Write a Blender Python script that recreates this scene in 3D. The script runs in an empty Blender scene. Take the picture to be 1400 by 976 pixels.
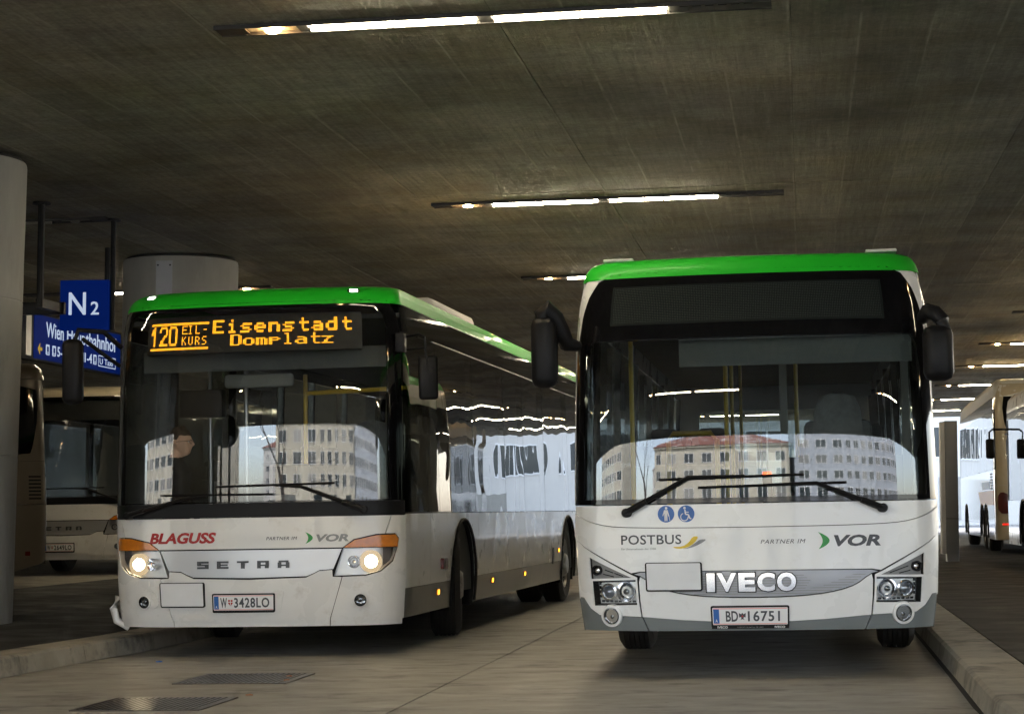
import bpy, bmesh, math, random
from mathutils import Vector, Matrix
from mathutils.geometry import delaunay_2d_cdt
R = math.radians
random.seed(7)
scene = bpy.context.scene
COL = scene.collection

# ------------------------------------------------------------------ camera
cam_d = bpy.data.cameras.new('camera'); cam = bpy.data.objects.new('camera', cam_d); COL.objects.link(cam)
cam_d.sensor_width = 36.0; cam_d.lens = 72.0; cam_d.clip_start = 0.1; cam_d.clip_end = 2000.0
cam.matrix_world = (Matrix.Translation((0, 0, 1.15)) @ Matrix.Rotation(R(8.03), 4, 'Z')
                    @ Matrix.Rotation(R(94.36), 4, 'X') @ Matrix.Rotation(-0.018, 4, 'Z'))
scene.camera = cam

# ------------------------------------------------------------------ sky, sun, exposure
SUN_EL, SUN_AZ = 48.0, 25.0          # hazy sun high over the hall, on the house fronts across the street
world = bpy.data.worlds.new('World'); scene.world = world; world.use_nodes = True
wn = world.node_tree
sky = wn.nodes.new('ShaderNodeTexSky'); sky.sky_type = 'NISHITA'; sky.sun_disc = False
sky.sun_elevation = R(SUN_EL); sky.sun_rotation = R(SUN_AZ)
sky.air_density = 1.0; sky.dust_density = 2.0; sky.ozone_density = 1.0
bg = wn.nodes['Background']; bg.inputs['Strength'].default_value = 0.15
hz = wn.nodes.new('ShaderNodeHueSaturation'); hz.inputs['Saturation'].default_value = 0.65      # pale overcast sky
wn.links.new(sky.outputs[0], hz.inputs['Color']); wn.links.new(hz.outputs[0], bg.inputs['Color'])
sd = bpy.data.lights.new('sun', 'SUN'); sd.energy = 1.5; sd.angle = R(12); sd.color = (1.0, 0.985, 0.965)
sun = bpy.data.objects.new('sun', sd); COL.objects.link(sun)
sun.rotation_euler = (R(90 - SUN_EL), 0, R(180 - SUN_AZ)); sun.location = (0, -20, 60)
vs = scene.view_settings
vs.view_transform = 'Standard'; vs.look = 'None'; vs.gamma = 1.0; vs.use_curve_mapping = False
vs.exposure = 3.12
TUBE, SPOT = 16.0, 32.0
cy = scene.cycles
cy.use_denoising = True
cy.use_adaptive_sampling = True; cy.adaptive_threshold = 0.03
cy.max_bounces = 10; cy.diffuse_bounces = 4; cy.glossy_bounces = 5; cy.transmission_bounces = 6
cy.transparent_max_bounces = 24; cy.sample_clamp_indirect = 6.0
cy.caustics_reflective = False; cy.caustics_refractive = False
CEIL = 4.7

# ------------------------------------------------------------------ materials
def newmat(name):
    m = bpy.data.materials.new(name); m.use_nodes = True
    nt = m.node_tree
    for n in list(nt.nodes): nt.nodes.remove(n)
    out = nt.nodes.new('ShaderNodeOutputMaterial')
    return m, nt, out
def N(nt, t, **kw):
    n = nt.nodes.new(t)
    for k, v in kw.items():
        if k in ('i',):
            for a, b in v.items(): n.inputs[a].default_value = b
        else: setattr(n, k, v)
    return n
def P(name, col, rough=0.5, metal=0.0, var=None, bump=None, coat=0.0, dirt=None, rvar=None, spec=0.5, stretch=(1, 1, 1), speck=None):
    """Principled surface; var=(scale, amount) mottles the colour, bump=(scale, strength, distance), dirt=(colour, scale, lo, hi)"""
    m, nt, out = newmat(name); L = nt.links.new
    b = N(nt, 'ShaderNodeBsdfPrincipled')
    b.inputs['Base Color'].default_value = (*col, 1); b.inputs['Roughness'].default_value = rough
    b.inputs['Metallic'].default_value = metal; b.inputs['Coat Weight'].default_value = coat
    b.inputs['Specular IOR Level'].default_value = spec
    b.inputs['Coat Roughness'].default_value = 0.06
    L(b.outputs[0], out.inputs[0])
    tc = N(nt, 'ShaderNodeTexCoord'); mp = N(nt, 'ShaderNodeMapping'); mp.inputs['Scale'].default_value = stretch
    L(tc.outputs['Object'], mp.inputs[0])
    cur = None
    if var:
        nz = N(nt, 'ShaderNodeTexNoise', i={'Scale': var[0], 'Detail': 6.0, 'Roughness': 0.62}); L(mp.outputs[0], nz.inputs[0])
        mr = N(nt, 'ShaderNodeMapRange', i={1: 0.25, 2: 0.75, 3: 1 - var[1], 4: 1 + var[1]}); L(nz.outputs[0], mr.inputs[0])
        hs = N(nt, 'ShaderNodeHueSaturation', i={'Color': (*col, 1)}); L(mr.outputs[0], hs.inputs['Value'])
        cur = hs.outputs[0]
    if dirt:
        n2 = N(nt, 'ShaderNodeTexNoise', i={'Scale': dirt[1], 'Detail': 8.0, 'Roughness': 0.7}); L(mp.outputs[0], n2.inputs[0])
        mr = N(nt, 'ShaderNodeMapRange', i={1: dirt[2], 2: dirt[3]}); mr.clamp = True; L(n2.outputs[0], mr.inputs[0])
        mx = N(nt, 'ShaderNodeMix', data_type='RGBA'); mx.inputs[6].default_value = (*col, 1); mx.inputs[7].default_value = (*dirt[0], 1)
        L(mr.outputs[0], mx.inputs[0])
        if cur: L(cur, mx.inputs[6])
        cur = mx.outputs[2]
    if speck:
        vo = N(nt, 'ShaderNodeTexVoronoi', i={'Scale': speck[0]}); L(tc.outputs['Object'], vo.inputs['Vector'])
        sz = N(nt, 'ShaderNodeMath', operation='MULTIPLY'); sz.inputs[1].default_value = speck[1]; L(vo.outputs['Color'], sz.inputs[0])
        lt = N(nt, 'ShaderNodeMath', operation='LESS_THAN'); L(vo.outputs['Distance'], lt.inputs[0]); L(sz.outputs[0], lt.inputs[1])
        fa = N(nt, 'ShaderNodeMath', operation='MULTIPLY'); fa.inputs[1].default_value = 0.6; L(lt.outputs[0], fa.inputs[0])
        ms = N(nt, 'ShaderNodeMix', data_type='RGBA'); ms.inputs[6].default_value = (*col, 1); ms.inputs[7].default_value = (col[0] * 0.3, col[1] * 0.29, col[2] * 0.28, 1)
        L(fa.outputs[0], ms.inputs[0])
        if cur: L(cur, ms.inputs[6])
        cur = ms.outputs[2]
    if cur: L(cur, b.inputs['Base Color'])
    if rvar:
        n3 = N(nt, 'ShaderNodeTexNoise', i={'Scale': rvar[0], 'Detail': 5.0}); L(mp.outputs[0], n3.inputs[0])
        mr = N(nt, 'ShaderNodeMapRange', i={1: 0.3, 2: 0.7, 3: rvar[1], 4: rvar[2]}); L(n3.outputs[0], mr.inputs[0]); L(mr.outputs[0], b.inputs['Roughness'])
    if bump:
        n4 = N(nt, 'ShaderNodeTexNoise', i={'Scale': bump[0], 'Detail': 6.0, 'Roughness': 0.6}); L(mp.outputs[0], n4.inputs[0])
        bp = N(nt, 'ShaderNodeBump', i={'Strength': bump[1], 'Distance': bump[2]}); L(n4.outputs[0], bp.inputs['Height']); L(bp.outputs[0], b.inputs['Normal'])
    return m
def GLASS(name, tint, f0=0.08, rough=0.0, wave=None):
    """thin pane: tinted see-through plus mirror reflection that grows towards grazing"""
    m, nt, out = newmat(name); L = nt.links.new
    tr = N(nt, 'ShaderNodeBsdfTransparent'); tr.inputs[0].default_value = (*tint, 1)
    gl = N(nt, 'ShaderNodeBsdfGlossy'); gl.inputs['Roughness'].default_value = rough; gl.inputs[0].default_value = (1, 1, 1, 1)
    lw = N(nt, 'ShaderNodeLayerWeight'); lw.inputs['Blend'].default_value = 0.5
    pw = N(nt, 'ShaderNodeMath', operation='POWER'); pw.inputs[1].default_value = 5.0
    ma = N(nt, 'ShaderNodeMath', operation='MULTIPLY_ADD'); ma.inputs[1].default_value = 1 - f0; ma.inputs[2].default_value = f0
    # facing = 1-|cos| for blend 0.5
    L(lw.outputs['Facing'], pw.inputs[0]); L(pw.outputs[0], ma.inputs[0])
    mx = N(nt, 'ShaderNodeMixShader'); L(ma.outputs[0], mx.inputs[0]); L(tr.outputs[0], mx.inputs[1]); L(gl.outputs[0], mx.inputs[2])
    L(mx.outputs[0], out.inputs[0])
    if wave:
        tc = N(nt, 'ShaderNodeTexCoord'); nz = N(nt, 'ShaderNodeTexNoise', i={'Scale': wave[0], 'Detail': 1.0})
        oi = N(nt, 'ShaderNodeObjectInfo'); sc = N(nt, 'ShaderNodeMath', operation='MULTIPLY'); sc.inputs[1].default_value = 60.0; L(oi.outputs['Random'], sc.inputs[0])
        ad = N(nt, 'ShaderNodeVectorMath', operation='ADD'); L(tc.outputs['Object'], ad.inputs[0]); L(sc.outputs[0], ad.inputs[1]); L(ad.outputs[0], nz.inputs[0])
        bp = N(nt, 'ShaderNodeBump', i={'Strength': 1.0, 'Distance': wave[1]}); L(nz.outputs[0], bp.inputs['Height'])
        L(bp.outputs[0], gl.inputs['Normal'])
    return m
def EMIT(name, col, s):
    m, nt, out = newmat(name)
    e = N(nt, 'ShaderNodeEmission'); e.inputs[0].default_value = (*col, 1); e.inputs[1].default_value = s
    nt.links.new(e.outputs[0], out.inputs[0]); return m

def ceiling_mat():
    m, nt, out = newmat('board_marked_concrete'); L = nt.links.new
    b = N(nt, 'ShaderNodeBsdfPrincipled'); b.inputs['Roughness'].default_value = 0.75; L(b.outputs[0], out.inputs[0])
    geo = N(nt, 'ShaderNodeNewGeometry'); info = N(nt, 'ShaderNodeObjectInfo')
    sep = N(nt, 'ShaderNodeSeparateXYZ'); L(geo.outputs['Position'], sep.inputs[0])
    # board seams every 0.52 m running with the lanes
    mx = N(nt, 'ShaderNodeMath', operation='DIVIDE'); mx.inputs[1].default_value = 0.525; L(sep.outputs[0], mx.inputs[0])
    wob = N(nt, 'ShaderNodeTexNoise', i={'Scale': 0.5, 'Detail': 3.0}); L(geo.outputs['Position'], wob.inputs[0])
    w2 = N(nt, 'ShaderNodeMath', operation='MULTIPLY_ADD'); w2.inputs[1].default_value = 0.06; L(wob.outputs[0], w2.inputs[0]); L(mx.outputs[0], w2.inputs[2])
    fr = N(nt, 'ShaderNodeMath', operation='FRACT'); L(w2.outputs[0], fr.inputs[0])
    sb = N(nt, 'ShaderNodeMath', operation='SUBTRACT'); sb.inputs[1].default_value = 0.5; L(fr.outputs[0], sb.inputs[0])
    ab = N(nt, 'ShaderNodeMath', operation='ABSOLUTE'); L(sb.outputs[0], ab.inputs[0])
    seam = N(nt, 'ShaderNodeMapRange', i={1: 0.472, 2: 0.496}); L(ab.outputs[0], seam.inputs[0])
    # streaks
    def noise(sc, scale, det, rough=0.6):
        mp = N(nt, 'ShaderNodeMapping'); mp.inputs['Scale'].default_value = sc; L(geo.outputs['Position'], mp.inputs[0])
        n = N(nt, 'ShaderNodeTexNoise', i={'Scale': scale, 'Detail': det, 'Roughness': rough}); L(mp.outputs[0], n.inputs[0]); return n.outputs[0]
    a1 = noise((9, 0.35, 1), 2.4, 6, 0.7); a2 = noise((0.5, 5, 1), 1.4, 6, 0.7); a3 = noise((1, 1, 1), 0.45, 7, 0.65); a4 = noise((1, 1, 1), 22, 5, 0.75)
    def lin(x, lo, hi, t0, t1):
        r = N(nt, 'ShaderNodeMapRange', i={1: lo, 2: hi, 3: t0, 4: t1}); L(x, r.inputs[0]); return r.outputs[0]
    def mul(x, y):
        r = N(nt, 'ShaderNodeMath', operation='MULTIPLY'); L(x, r.inputs[0]); L(y, r.inputs[1]); return r.outputs[0]
    v = mul(mul(lin(a1, 0.3, 0.7, 0.76, 1.24), lin(a2, 0.3, 0.7, 0.84, 1.14)), mul(lin(a3, 0.3, 0.7, 0.5, 1.45), lin(a4, 0.3, 0.7, 0.72, 1.28)))
    v = mul(v, lin(info.outputs['Random'], 0, 1, 0.9, 1.1))
    bf = N(nt, 'ShaderNodeMath', operation='FLOOR'); L(w2.outputs[0], bf.inputs[0])
    bw = N(nt, 'ShaderNodeTexWhiteNoise', noise_dimensions='1D'); L(bf.outputs[0], bw.inputs['W']); v = mul(v, lin(bw.outputs['Value'], 0, 1, 0.84, 1.16))
    hs = N(nt, 'ShaderNodeMix', data_type='RGBA'); hs.inputs[6].default_value = (0.29, 0.26, 0.175, 1); hs.inputs[7].default_value = (0.36, 0.345, 0.285, 1)
    L(lin(noise((1, 1, 1), 0.8, 5), 0.35, 0.65, 0, 1), hs.inputs[0])
    vm = N(nt, 'ShaderNodeVectorMath', operation='SCALE'); L(hs.outputs[2], vm.inputs[0]); L(v, vm.inputs['Scale'])
    sm = N(nt, 'ShaderNodeMix', data_type='RGBA'); L(vm.outputs[0], sm.inputs[6]); sm.inputs[7].default_value = (0.6, 0.55, 0.44, 1)
    brk = lin(noise((2, 0.7, 1), 1.6, 4), 0.42, 0.62, 0.0, 0.6)
    L(mul(seam.outputs[0], brk), sm.inputs[0])
    L(sm.outputs[2], b.inputs['Base Color'])
    bp = N(nt, 'ShaderNodeBump', i={'Strength': 0.5, 'Distance': 0.01}); L(mul(v, v), bp.inputs['Height']); L(bp.outputs[0], b.inputs['Normal'])
    return m

M = {}
M['ceiling'] = ceiling_mat()
M['concrete'] = P('column_concrete', (0.40, 0.395, 0.365), 0.75, var=(1.2, 0.25), bump=(18, 0.25, 0.01), dirt=((0.26, 0.245, 0.21), 2.2, 0.52, 0.8), stretch=(1, 1, 0.35))
M['road'] = P('road_concrete', (0.295, 0.283, 0.25), 0.6, var=(3.5, 0.16), bump=(70, 0.35, 0.008), dirt=((0.085, 0.08, 0.07), 2.2, 0.52, 0.72), rvar=(3, 0.4, 0.7), stretch=(0.8, 1.3, 1), speck=(5.0, 0.09))
M['asphalt'] = P('platform_asphalt', (0.019, 0.0175, 0.015), 0.5, var=(1.5, 0.35), bump=(90, 0.4, 0.008), rvar=(2.2, 0.5, 0.75), spec=0.2)
M['street'] = P('street_asphalt', (0.12, 0.125, 0.13), 0.8, var=(0.3, 0.2), bump=(40, 0.3, 0.01))
M['kerb'] = P('kerb_stone', (0.27, 0.245, 0.2), 0.7, var=(3, 0.25), bump=(50, 0.3, 0.006), dirt=((0.06, 0.055, 0.05), 2.4, 0.5, 0.7))
M['joint'] = P('joint_dark', (0.03, 0.028, 0.025), 0.9)
M['white'] = P('bus_white_paint', (0.80, 0.81, 0.815), 0.3, var=(1.3, 0.03), coat=0.6, bump=(1.6, 0.25, 0.006), dirt=((0.60, 0.58, 0.54), 4.5, 0.56, 0.9), rvar=(2.5, 0.2, 0.42))
M['white2'] = P('bus_white_worn', (0.73, 0.73, 0.72), 0.3, var=(1.5, 0.05), coat=0.5, bump=(1.6, 0.25, 0.006), dirt=((0.48, 0.45, 0.40), 5.0, 0.56, 0.85), rvar=(2.5, 0.2, 0.45))
M['green'] = P('bus_green_paint', (0.012, 0.45, 0.02), 0.5, var=(2.5, 0.06), coat=0.12, spec=0.25)
M['grey'] = P('bus_grey_paint', (0.155, 0.175, 0.18), 0.35, coat=0.4)
M['dgrey'] = P('skirt_grey_paint', (0.13, 0.125, 0.115), 0.35, coat=0.4, dirt=((0.2, 0.18, 0.15), 4.0, 0.5, 0.8))
M['silver_dark'] = P('silver_grey_paint', (0.30, 0.31, 0.33), 0.36, metal=0.4, coat=0.4)
M['silver'] = P('silver_paint', (0.50, 0.51, 0.53), 0.32, metal=0.55, coat=0.5)
M['black'] = P('black_plastic', (0.009, 0.009, 0.010), 0.45, bump=(160, 0.08, 0.002), spec=0.2)
M['gloss'] = P('black_glossy_mask', (0.004, 0.004, 0.005), 0.05, spec=0.45)
M['rubber'] = P('tyre_rubber', (0.018, 0.017, 0.016), 0.8, var=(6, 0.3), bump=(40, 0.3, 0.01))
M['chrome'] = P('chrome', (0.82, 0.82, 0.82), 0.09, metal=1.0)
M['brushed'] = P('brushed_steel', (0.42, 0.41, 0.40), 0.38, metal=1.0, var=(4, 0.15))
M['rim'] = P('wheel_rim', (0.42, 0.41, 0.39), 0.4, metal=0.7, dirt=((0.12, 0.1, 0.08), 8, 0.5, 0.75))
M['lensclear'] = GLASS('lamp_lens', (0.93, 0.94, 0.95), 0.06)
M['amber'] = P('amber_lens', (0.62, 0.19, 0.012), 0.18, coat=0.7, var=(30, 0.15))
M['red_lens'] = P('red_lens', (0.09, 0.008, 0.007), 0.15, coat=0.6)
M['screen_glass'] = GLASS('windscreen_glass', (0.68, 0.74, 0.73), 0.095)
M['screen_glass2'] = GLASS('windscreen_glass_clear', (0.78, 0.80, 0.78), 0.085)
M['side_glass'] = GLASS('tinted_side_glass', (0.20, 0.22, 0.21), 0.085, wave=(1.1, 0.006))
M['inner'] = P('cabin_dark', (0.07, 0.075, 0.075), 0.75, var=(4, 0.2))
M['inner_light'] = P('cabin_grey', (0.22, 0.23, 0.22), 0.7)
M['dash'] = P('dashboard', (0.05, 0.052, 0.055), 0.6, bump=(120, 0.1, 0.002))
M['chrome2'] = P('chrome_letters', (0.55, 0.56, 0.58), 0.16, metal=1.0)
M['bowl_glow'] = EMIT('headlamp_bowl_glow', (1.0, 0.74, 0.42), 0.085)  # bulb light on the reflector bowl, put in as the bowl's own emission
M['seat2'] = P('driver_seat_fabric', (0.20, 0.21, 0.22), 0.9, var=(16, 0.25))
M['seat'] = P('seat_fabric', (0.06, 0.065, 0.075), 0.9, var=(20, 0.3))
M['yellow'] = P('yellow_rail', (0.62, 0.42, 0.03), 0.35)
M['blind'] = P('roller_blind', (0.10, 0.11, 0.11), 0.8)
M['ink'] = P('lettering_charcoal', (0.055, 0.06, 0.07), 0.4)
M['ink_grey'] = P('lettering_grey', (0.25, 0.26, 0.27), 0.4)
M['ink_red'] = P('lettering_red', (0.40, 0.012, 0.012), 0.4)
M['ink_green'] = P('chevron_green', (0.02, 0.30, 0.05), 0.35)
M['ink_yellow'] = P('swoosh_yellow', (0.75, 0.52, 0.02), 0.4)
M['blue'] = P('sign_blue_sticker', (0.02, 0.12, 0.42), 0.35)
M['plate'] = P('number_plate_white', (0.78, 0.78, 0.79), 0.35)
M['plate_red'] = P('plate_red_line', (0.75, 0.35, 0.33), 0.4)
M['blank'] = P('blank_plate', (0.74, 0.75, 0.77), 0.45, var=(3, 0.06))
M['paper'] = P('white_sticker', (0.8, 0.8, 0.8), 0.5)
M['sign_blue'] = P('sign_blue', (0.004, 0.014, 0.15), 0.7, spec=0.1)
M['sign_blue'].node_tree.nodes['Principled BSDF'].inputs['Emission Color'].default_value = (0.0, 0.006, 0.06, 1)
M['sign_blue'].node_tree.nodes['Principled BSDF'].inputs['Emission Strength'].default_value = 0.12
M['sign_white'] = EMIT('sign_white_lit', (0.62, 0.74, 0.95), 0.085)
M['sign_yellow'] = EMIT('sign_yellow_lit', (0.9, 0.6, 0.1), 0.05)
M['led'] = EMIT('led_amber', (1.0, 0.38, 0.015), 0.42)
M['led_off'] = P('led_dot_off', (0.04, 0.045, 0.04), 0.5)
M['display'] = P('display_board', (0.012, 0.012, 0.012), 0.6)
M['display2'] = P('display_board_grey', (0.010, 0.0135, 0.013), 0.25, spec=0.25)
M['beam'] = EMIT('headlamp_beam', (1.0, 0.80, 0.48), 5.0)
M['drl'] = EMIT('marker_lamp', (1.0, 0.97, 0.9), 2.0)
M['amber_on'] = EMIT('side_marker', (1.0, 0.33, 0.02), 0.8)
M['red_on'] = EMIT('red_indicator', (1.0, 0.08, 0.01), 0.6)
M['tube'] = EMIT('fluorescent_tube', (1.0, 0.87, 0.62), TUBE)
M['spot'] = EMIT('spot_lamp', (1.0, 0.60, 0.26), SPOT)
M['reflector'] = P('lamp_reflector', (0.32, 0.30, 0.24), 0.4)
M['housing'] = P('lamp_housing', (0.03, 0.028, 0.025), 0.6)
M['skin'] = P('skin', (0.74, 0.47, 0.36), 0.5, var=(9, 0.08))
M['cloth'] = P('dark_clothes', (0.014, 0.017, 0.024), 0.9, var=(14, 0.3))
M['hair'] = P('brown_hair', (0.035, 0.02, 0.012), 0.6, var=(60, 0.4), stretch=(1, 1, 0.2))
M['beige'] = P('coach_beige', (0.46, 0.39, 0.27), 0.3, coat=0.4, dirt=((0.3, 0.25, 0.18), 3, 0.55, 0.8))
M['brown'] = P('coach_brown', (0.10, 0.078, 0.052), 0.3, coat=0.5, var=(2, 0.12))
M['mirror_white'] = P('coach_white_gloss', (0.75, 0.75, 0.76), 0.08, coat=1.0, bump=(1.6, 0.2, 0.004), metal=0.35)
M['roofgrey'] = P('roof_light_grey', (0.62, 0.6, 0.55), 0.5)
M['wall_cream'] = P('render_cream', (0.55, 0.51, 0.41), 0.9, var=(0.5, 0.08))
M['wall_grey'] = P('render_bluegrey', (0.40, 0.43, 0.47), 0.9, var=(0.5, 0.06))
M['wall_white'] = P('render_white', (0.58, 0.56, 0.52), 0.9, var=(0.5, 0.06))
M['tile_red'] = P('roof_tiles_red', (0.22, 0.09, 0.065), 0.85, var=(0.6, 0.3), dirt=((0.5, 0.48, 0.46), 0.5, 0.52, 0.62))
M['win_dark'] = P('window_pane', (0.05, 0.065, 0.07), 0.12)
M['frame_white'] = P('window_frame', (0.75, 0.75, 0.74), 0.6)
M['bark'] = P('bark', (0.06, 0.05, 0.042), 0.9)
M['pylon'] = P('pylon_grey', (0.27, 0.28, 0.30), 0.45, var=(2, 0.08))
M['wall_dark'] = P('hall_wall', (0.10, 0.09, 0.075), 0.85, var=(0.8, 0.2))
M['litter'] = P('litter_orange', (0.38, 0.17, 0.08), 0.7)
M['orange'] = P('orange_reflection', (0.75, 0.30, 0.03), 0.35)  # colour for the reflection painted on the right coach's side
M['litter_blue'] = P('litter_blue', (0.05, 0.16, 0.5), 0.6)
M['grate'] = P('cast_iron', (0.075, 0.062, 0.05), 0.28, metal=0.6, var=(8, 0.3))
M['lensgrey'] = P('fog_lens', (0.16, 0.17, 0.18), 0.08, metal=0.8)
M['reflector2'] = P('lamp_interior', (0.62, 0.62, 0.6), 0.3, metal=0.6)
M['ink_faint'] = P('lettering_faded', (0.42, 0.42, 0.42), 0.4)
M['projector'] = P('projector_lens', (0.25, 0.28, 0.33), 0.03, metal=0.6, coat=1.0)
M['trim_grey'] = P('trim_grey', (0.20, 0.20, 0.20), 0.4)
M['tail_red'] = EMIT('tail_lamp_red', (1.0, 0.03, 0.015), 0.12)
_nt = M['win_dark'].node_tree; _oi = _nt.nodes.new('ShaderNodeObjectInfo'); _cr = _nt.nodes.new('ShaderNodeValToRGB')     # curtains and blinds differ from pane to pane
_cr.color_ramp.elements[0].color = (0.03, 0.04, 0.045, 1); _cr.color_ramp.elements[1].color = (0.34, 0.33, 0.30, 1); _cr.color_ramp.elements[0].position = 0.45
_nt.links.new(_oi.outputs['Random'], _cr.inputs[0]); _nt.links.new(_cr.outputs[0], _nt.nodes['Principled BSDF'].inputs['Base Color'])
M['strip_metal'] = P('cover_strip_metal', (0.46, 0.48, 0.52), 0.45, var=(3, 0.1))
# ------------------------------------------------------------------ mesh helpers
def link(name, me, mat, parent=None):
    o = bpy.data.objects.new(name, me); COL.objects.link(o)
    if mat is not None and not me.materials: me.materials.append(M[mat] if isinstance(mat, str) else mat)
    if parent is not None: o.parent = parent
    return o
def tag(o, label=None, cat=None, group=None, kind=None):
    if label: o['label'] = label
    if cat: o['category'] = cat
    if group: o['group'] = group
    if kind: o['kind'] = kind
    return o
def thing(name, label, cat, loc=(0, 0, 0), rz=0.0, group=None, rot=None):
    o = bpy.data.objects.new(name, None); COL.objects.link(o); o.location = loc
    o.rotation_euler = rot if rot else (0, 0, R(rz)); o.empty_display_size = 0.2
    return tag(o, label, cat, group)
class MB:
    def __init__(s): s.v = []; s.f = []
    def add(s, vs_, fs):
        n = len(s.v); s.v += [tuple(v) for v in vs_]; s.f += [tuple(i + n for i in f) for f in fs]; return s
    def box(s, x0, x1, y0, y1, z0, z1, b=0.0):
        if b <= 0:
            vs_ = [(x, y, z) for z in (z0, z1) for y in (y0, y1) for x in (x0, x1)]
            return s.add(vs_, [(0, 2, 3, 1), (4, 5, 7, 6), (0, 1, 5, 4), (2, 6, 7, 3), (0, 4, 6, 2), (1, 3, 7, 5)])
        bm = bmesh.new(); bmesh.ops.create_cube(bm, size=1.0)
        for v in bm.verts: v.co = Vector(((x0 + x1) / 2 + v.co.x * (x1 - x0), (y0 + y1) / 2 + v.co.y * (y1 - y0), (z0 + z1) / 2 + v.co.z * (z1 - z0)))
        bmesh.ops.bevel(bm, geom=list(bm.edges), offset=b, segments=2, profile=0.5, affect='EDGES')
        bm.verts.index_update(); vs_ = [v.co.copy() for v in bm.verts]; fs = [[v.index for v in f.verts] for f in bm.faces]; bm.free()
        return s.add(vs_, fs)
    def tube(s, pts, r, n=8, cap=True):
        pts = [Vector(p) for p in pts]; rs = r if isinstance(r, (list, tuple)) else [r] * len(pts); rings = []
        up = Vector((0, 0, 1))
        for i, p in enumerate(pts):
            d = (pts[min(i + 1, len(pts) - 1)] - pts[max(i - 1, 0)]).normalized()
            a = up if abs(d.dot(up)) < 0.95 else Vector((0, 1, 0))
            e1 = d.cross(a).normalized(); e2 = e1.cross(d)
            rings.append([p + (e1 * math.cos(t) + e2 * math.sin(t)) * rs[i] for t in [2 * math.pi * k / n for k in range(n)]])
        vs_ = [q for g in rings for q in g]
        fs = [(i * n + k, i * n + (k + 1) % n, (i + 1) * n + (k + 1) % n, (i + 1) * n + k) for i in range(len(pts) - 1) for k in range(n)]
        if cap: fs += [tuple(range(n))[::-1], tuple((len(pts) - 1) * n + k for k in range(n))]
        return s.add(vs_, fs)
    def lathe(s, prof, mat4=Matrix(), n=32):
        """prof = [(radius, height)] about local z"""
        vs_ = []; fs = []
        for r_, h in prof:
            for k in range(n):
                t = 2 * math.pi * k / n; vs_.append(mat4 @ Vector((r_ * math.cos(t), r_ * math.sin(t), h)))
        for i in range(len(prof) - 1):
            for k in range(n): fs.append((i * n + k, i * n + (k + 1) % n, (i + 1) * n + (k + 1) % n, (i + 1) * n + k))
        fs.append(tuple(range(n))[::-1]); fs.append(tuple((len(prof) - 1) * n + k for k in range(n)))
        return s.add(vs_, fs)
    def prism(s, poly, fn0, fn1):
        n = len(poly); s.add([fn0(*p) for p in poly] + [fn1(*p) for p in poly],
              [tuple(range(n))[::-1], tuple(range(n, 2 * n))] + [(i, (i + 1) % n, n + (i + 1) % n, n + i) for i in range(n)]); return s
    def build(s, name, mat, parent=None, smooth=35):
        me = bpy.data.meshes.new(name); me.from_pydata([tuple(v) for v in s.v], [], s.f); me.update()
        bm = bmesh.new(); bm.from_mesh(me); bmesh.ops.recalc_face_normals(bm, faces=bm.faces); bm.to_mesh(me); bm.free()
        if smooth:
            me.shade_smooth(); me.set_sharp_from_angle(angle=R(smooth))
        return link(name, me, mat, parent)
def copy_tree(o, parent=None):
    c = o.copy(); COL.objects.link(c); c.parent = parent
    for ch in o.children: copy_tree(ch, c)
    return c
AX = lambda p, d: Matrix.Translation(p) @ Vector(d).to_track_quat('Z', 'Y').to_matrix().to_4x4()

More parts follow.
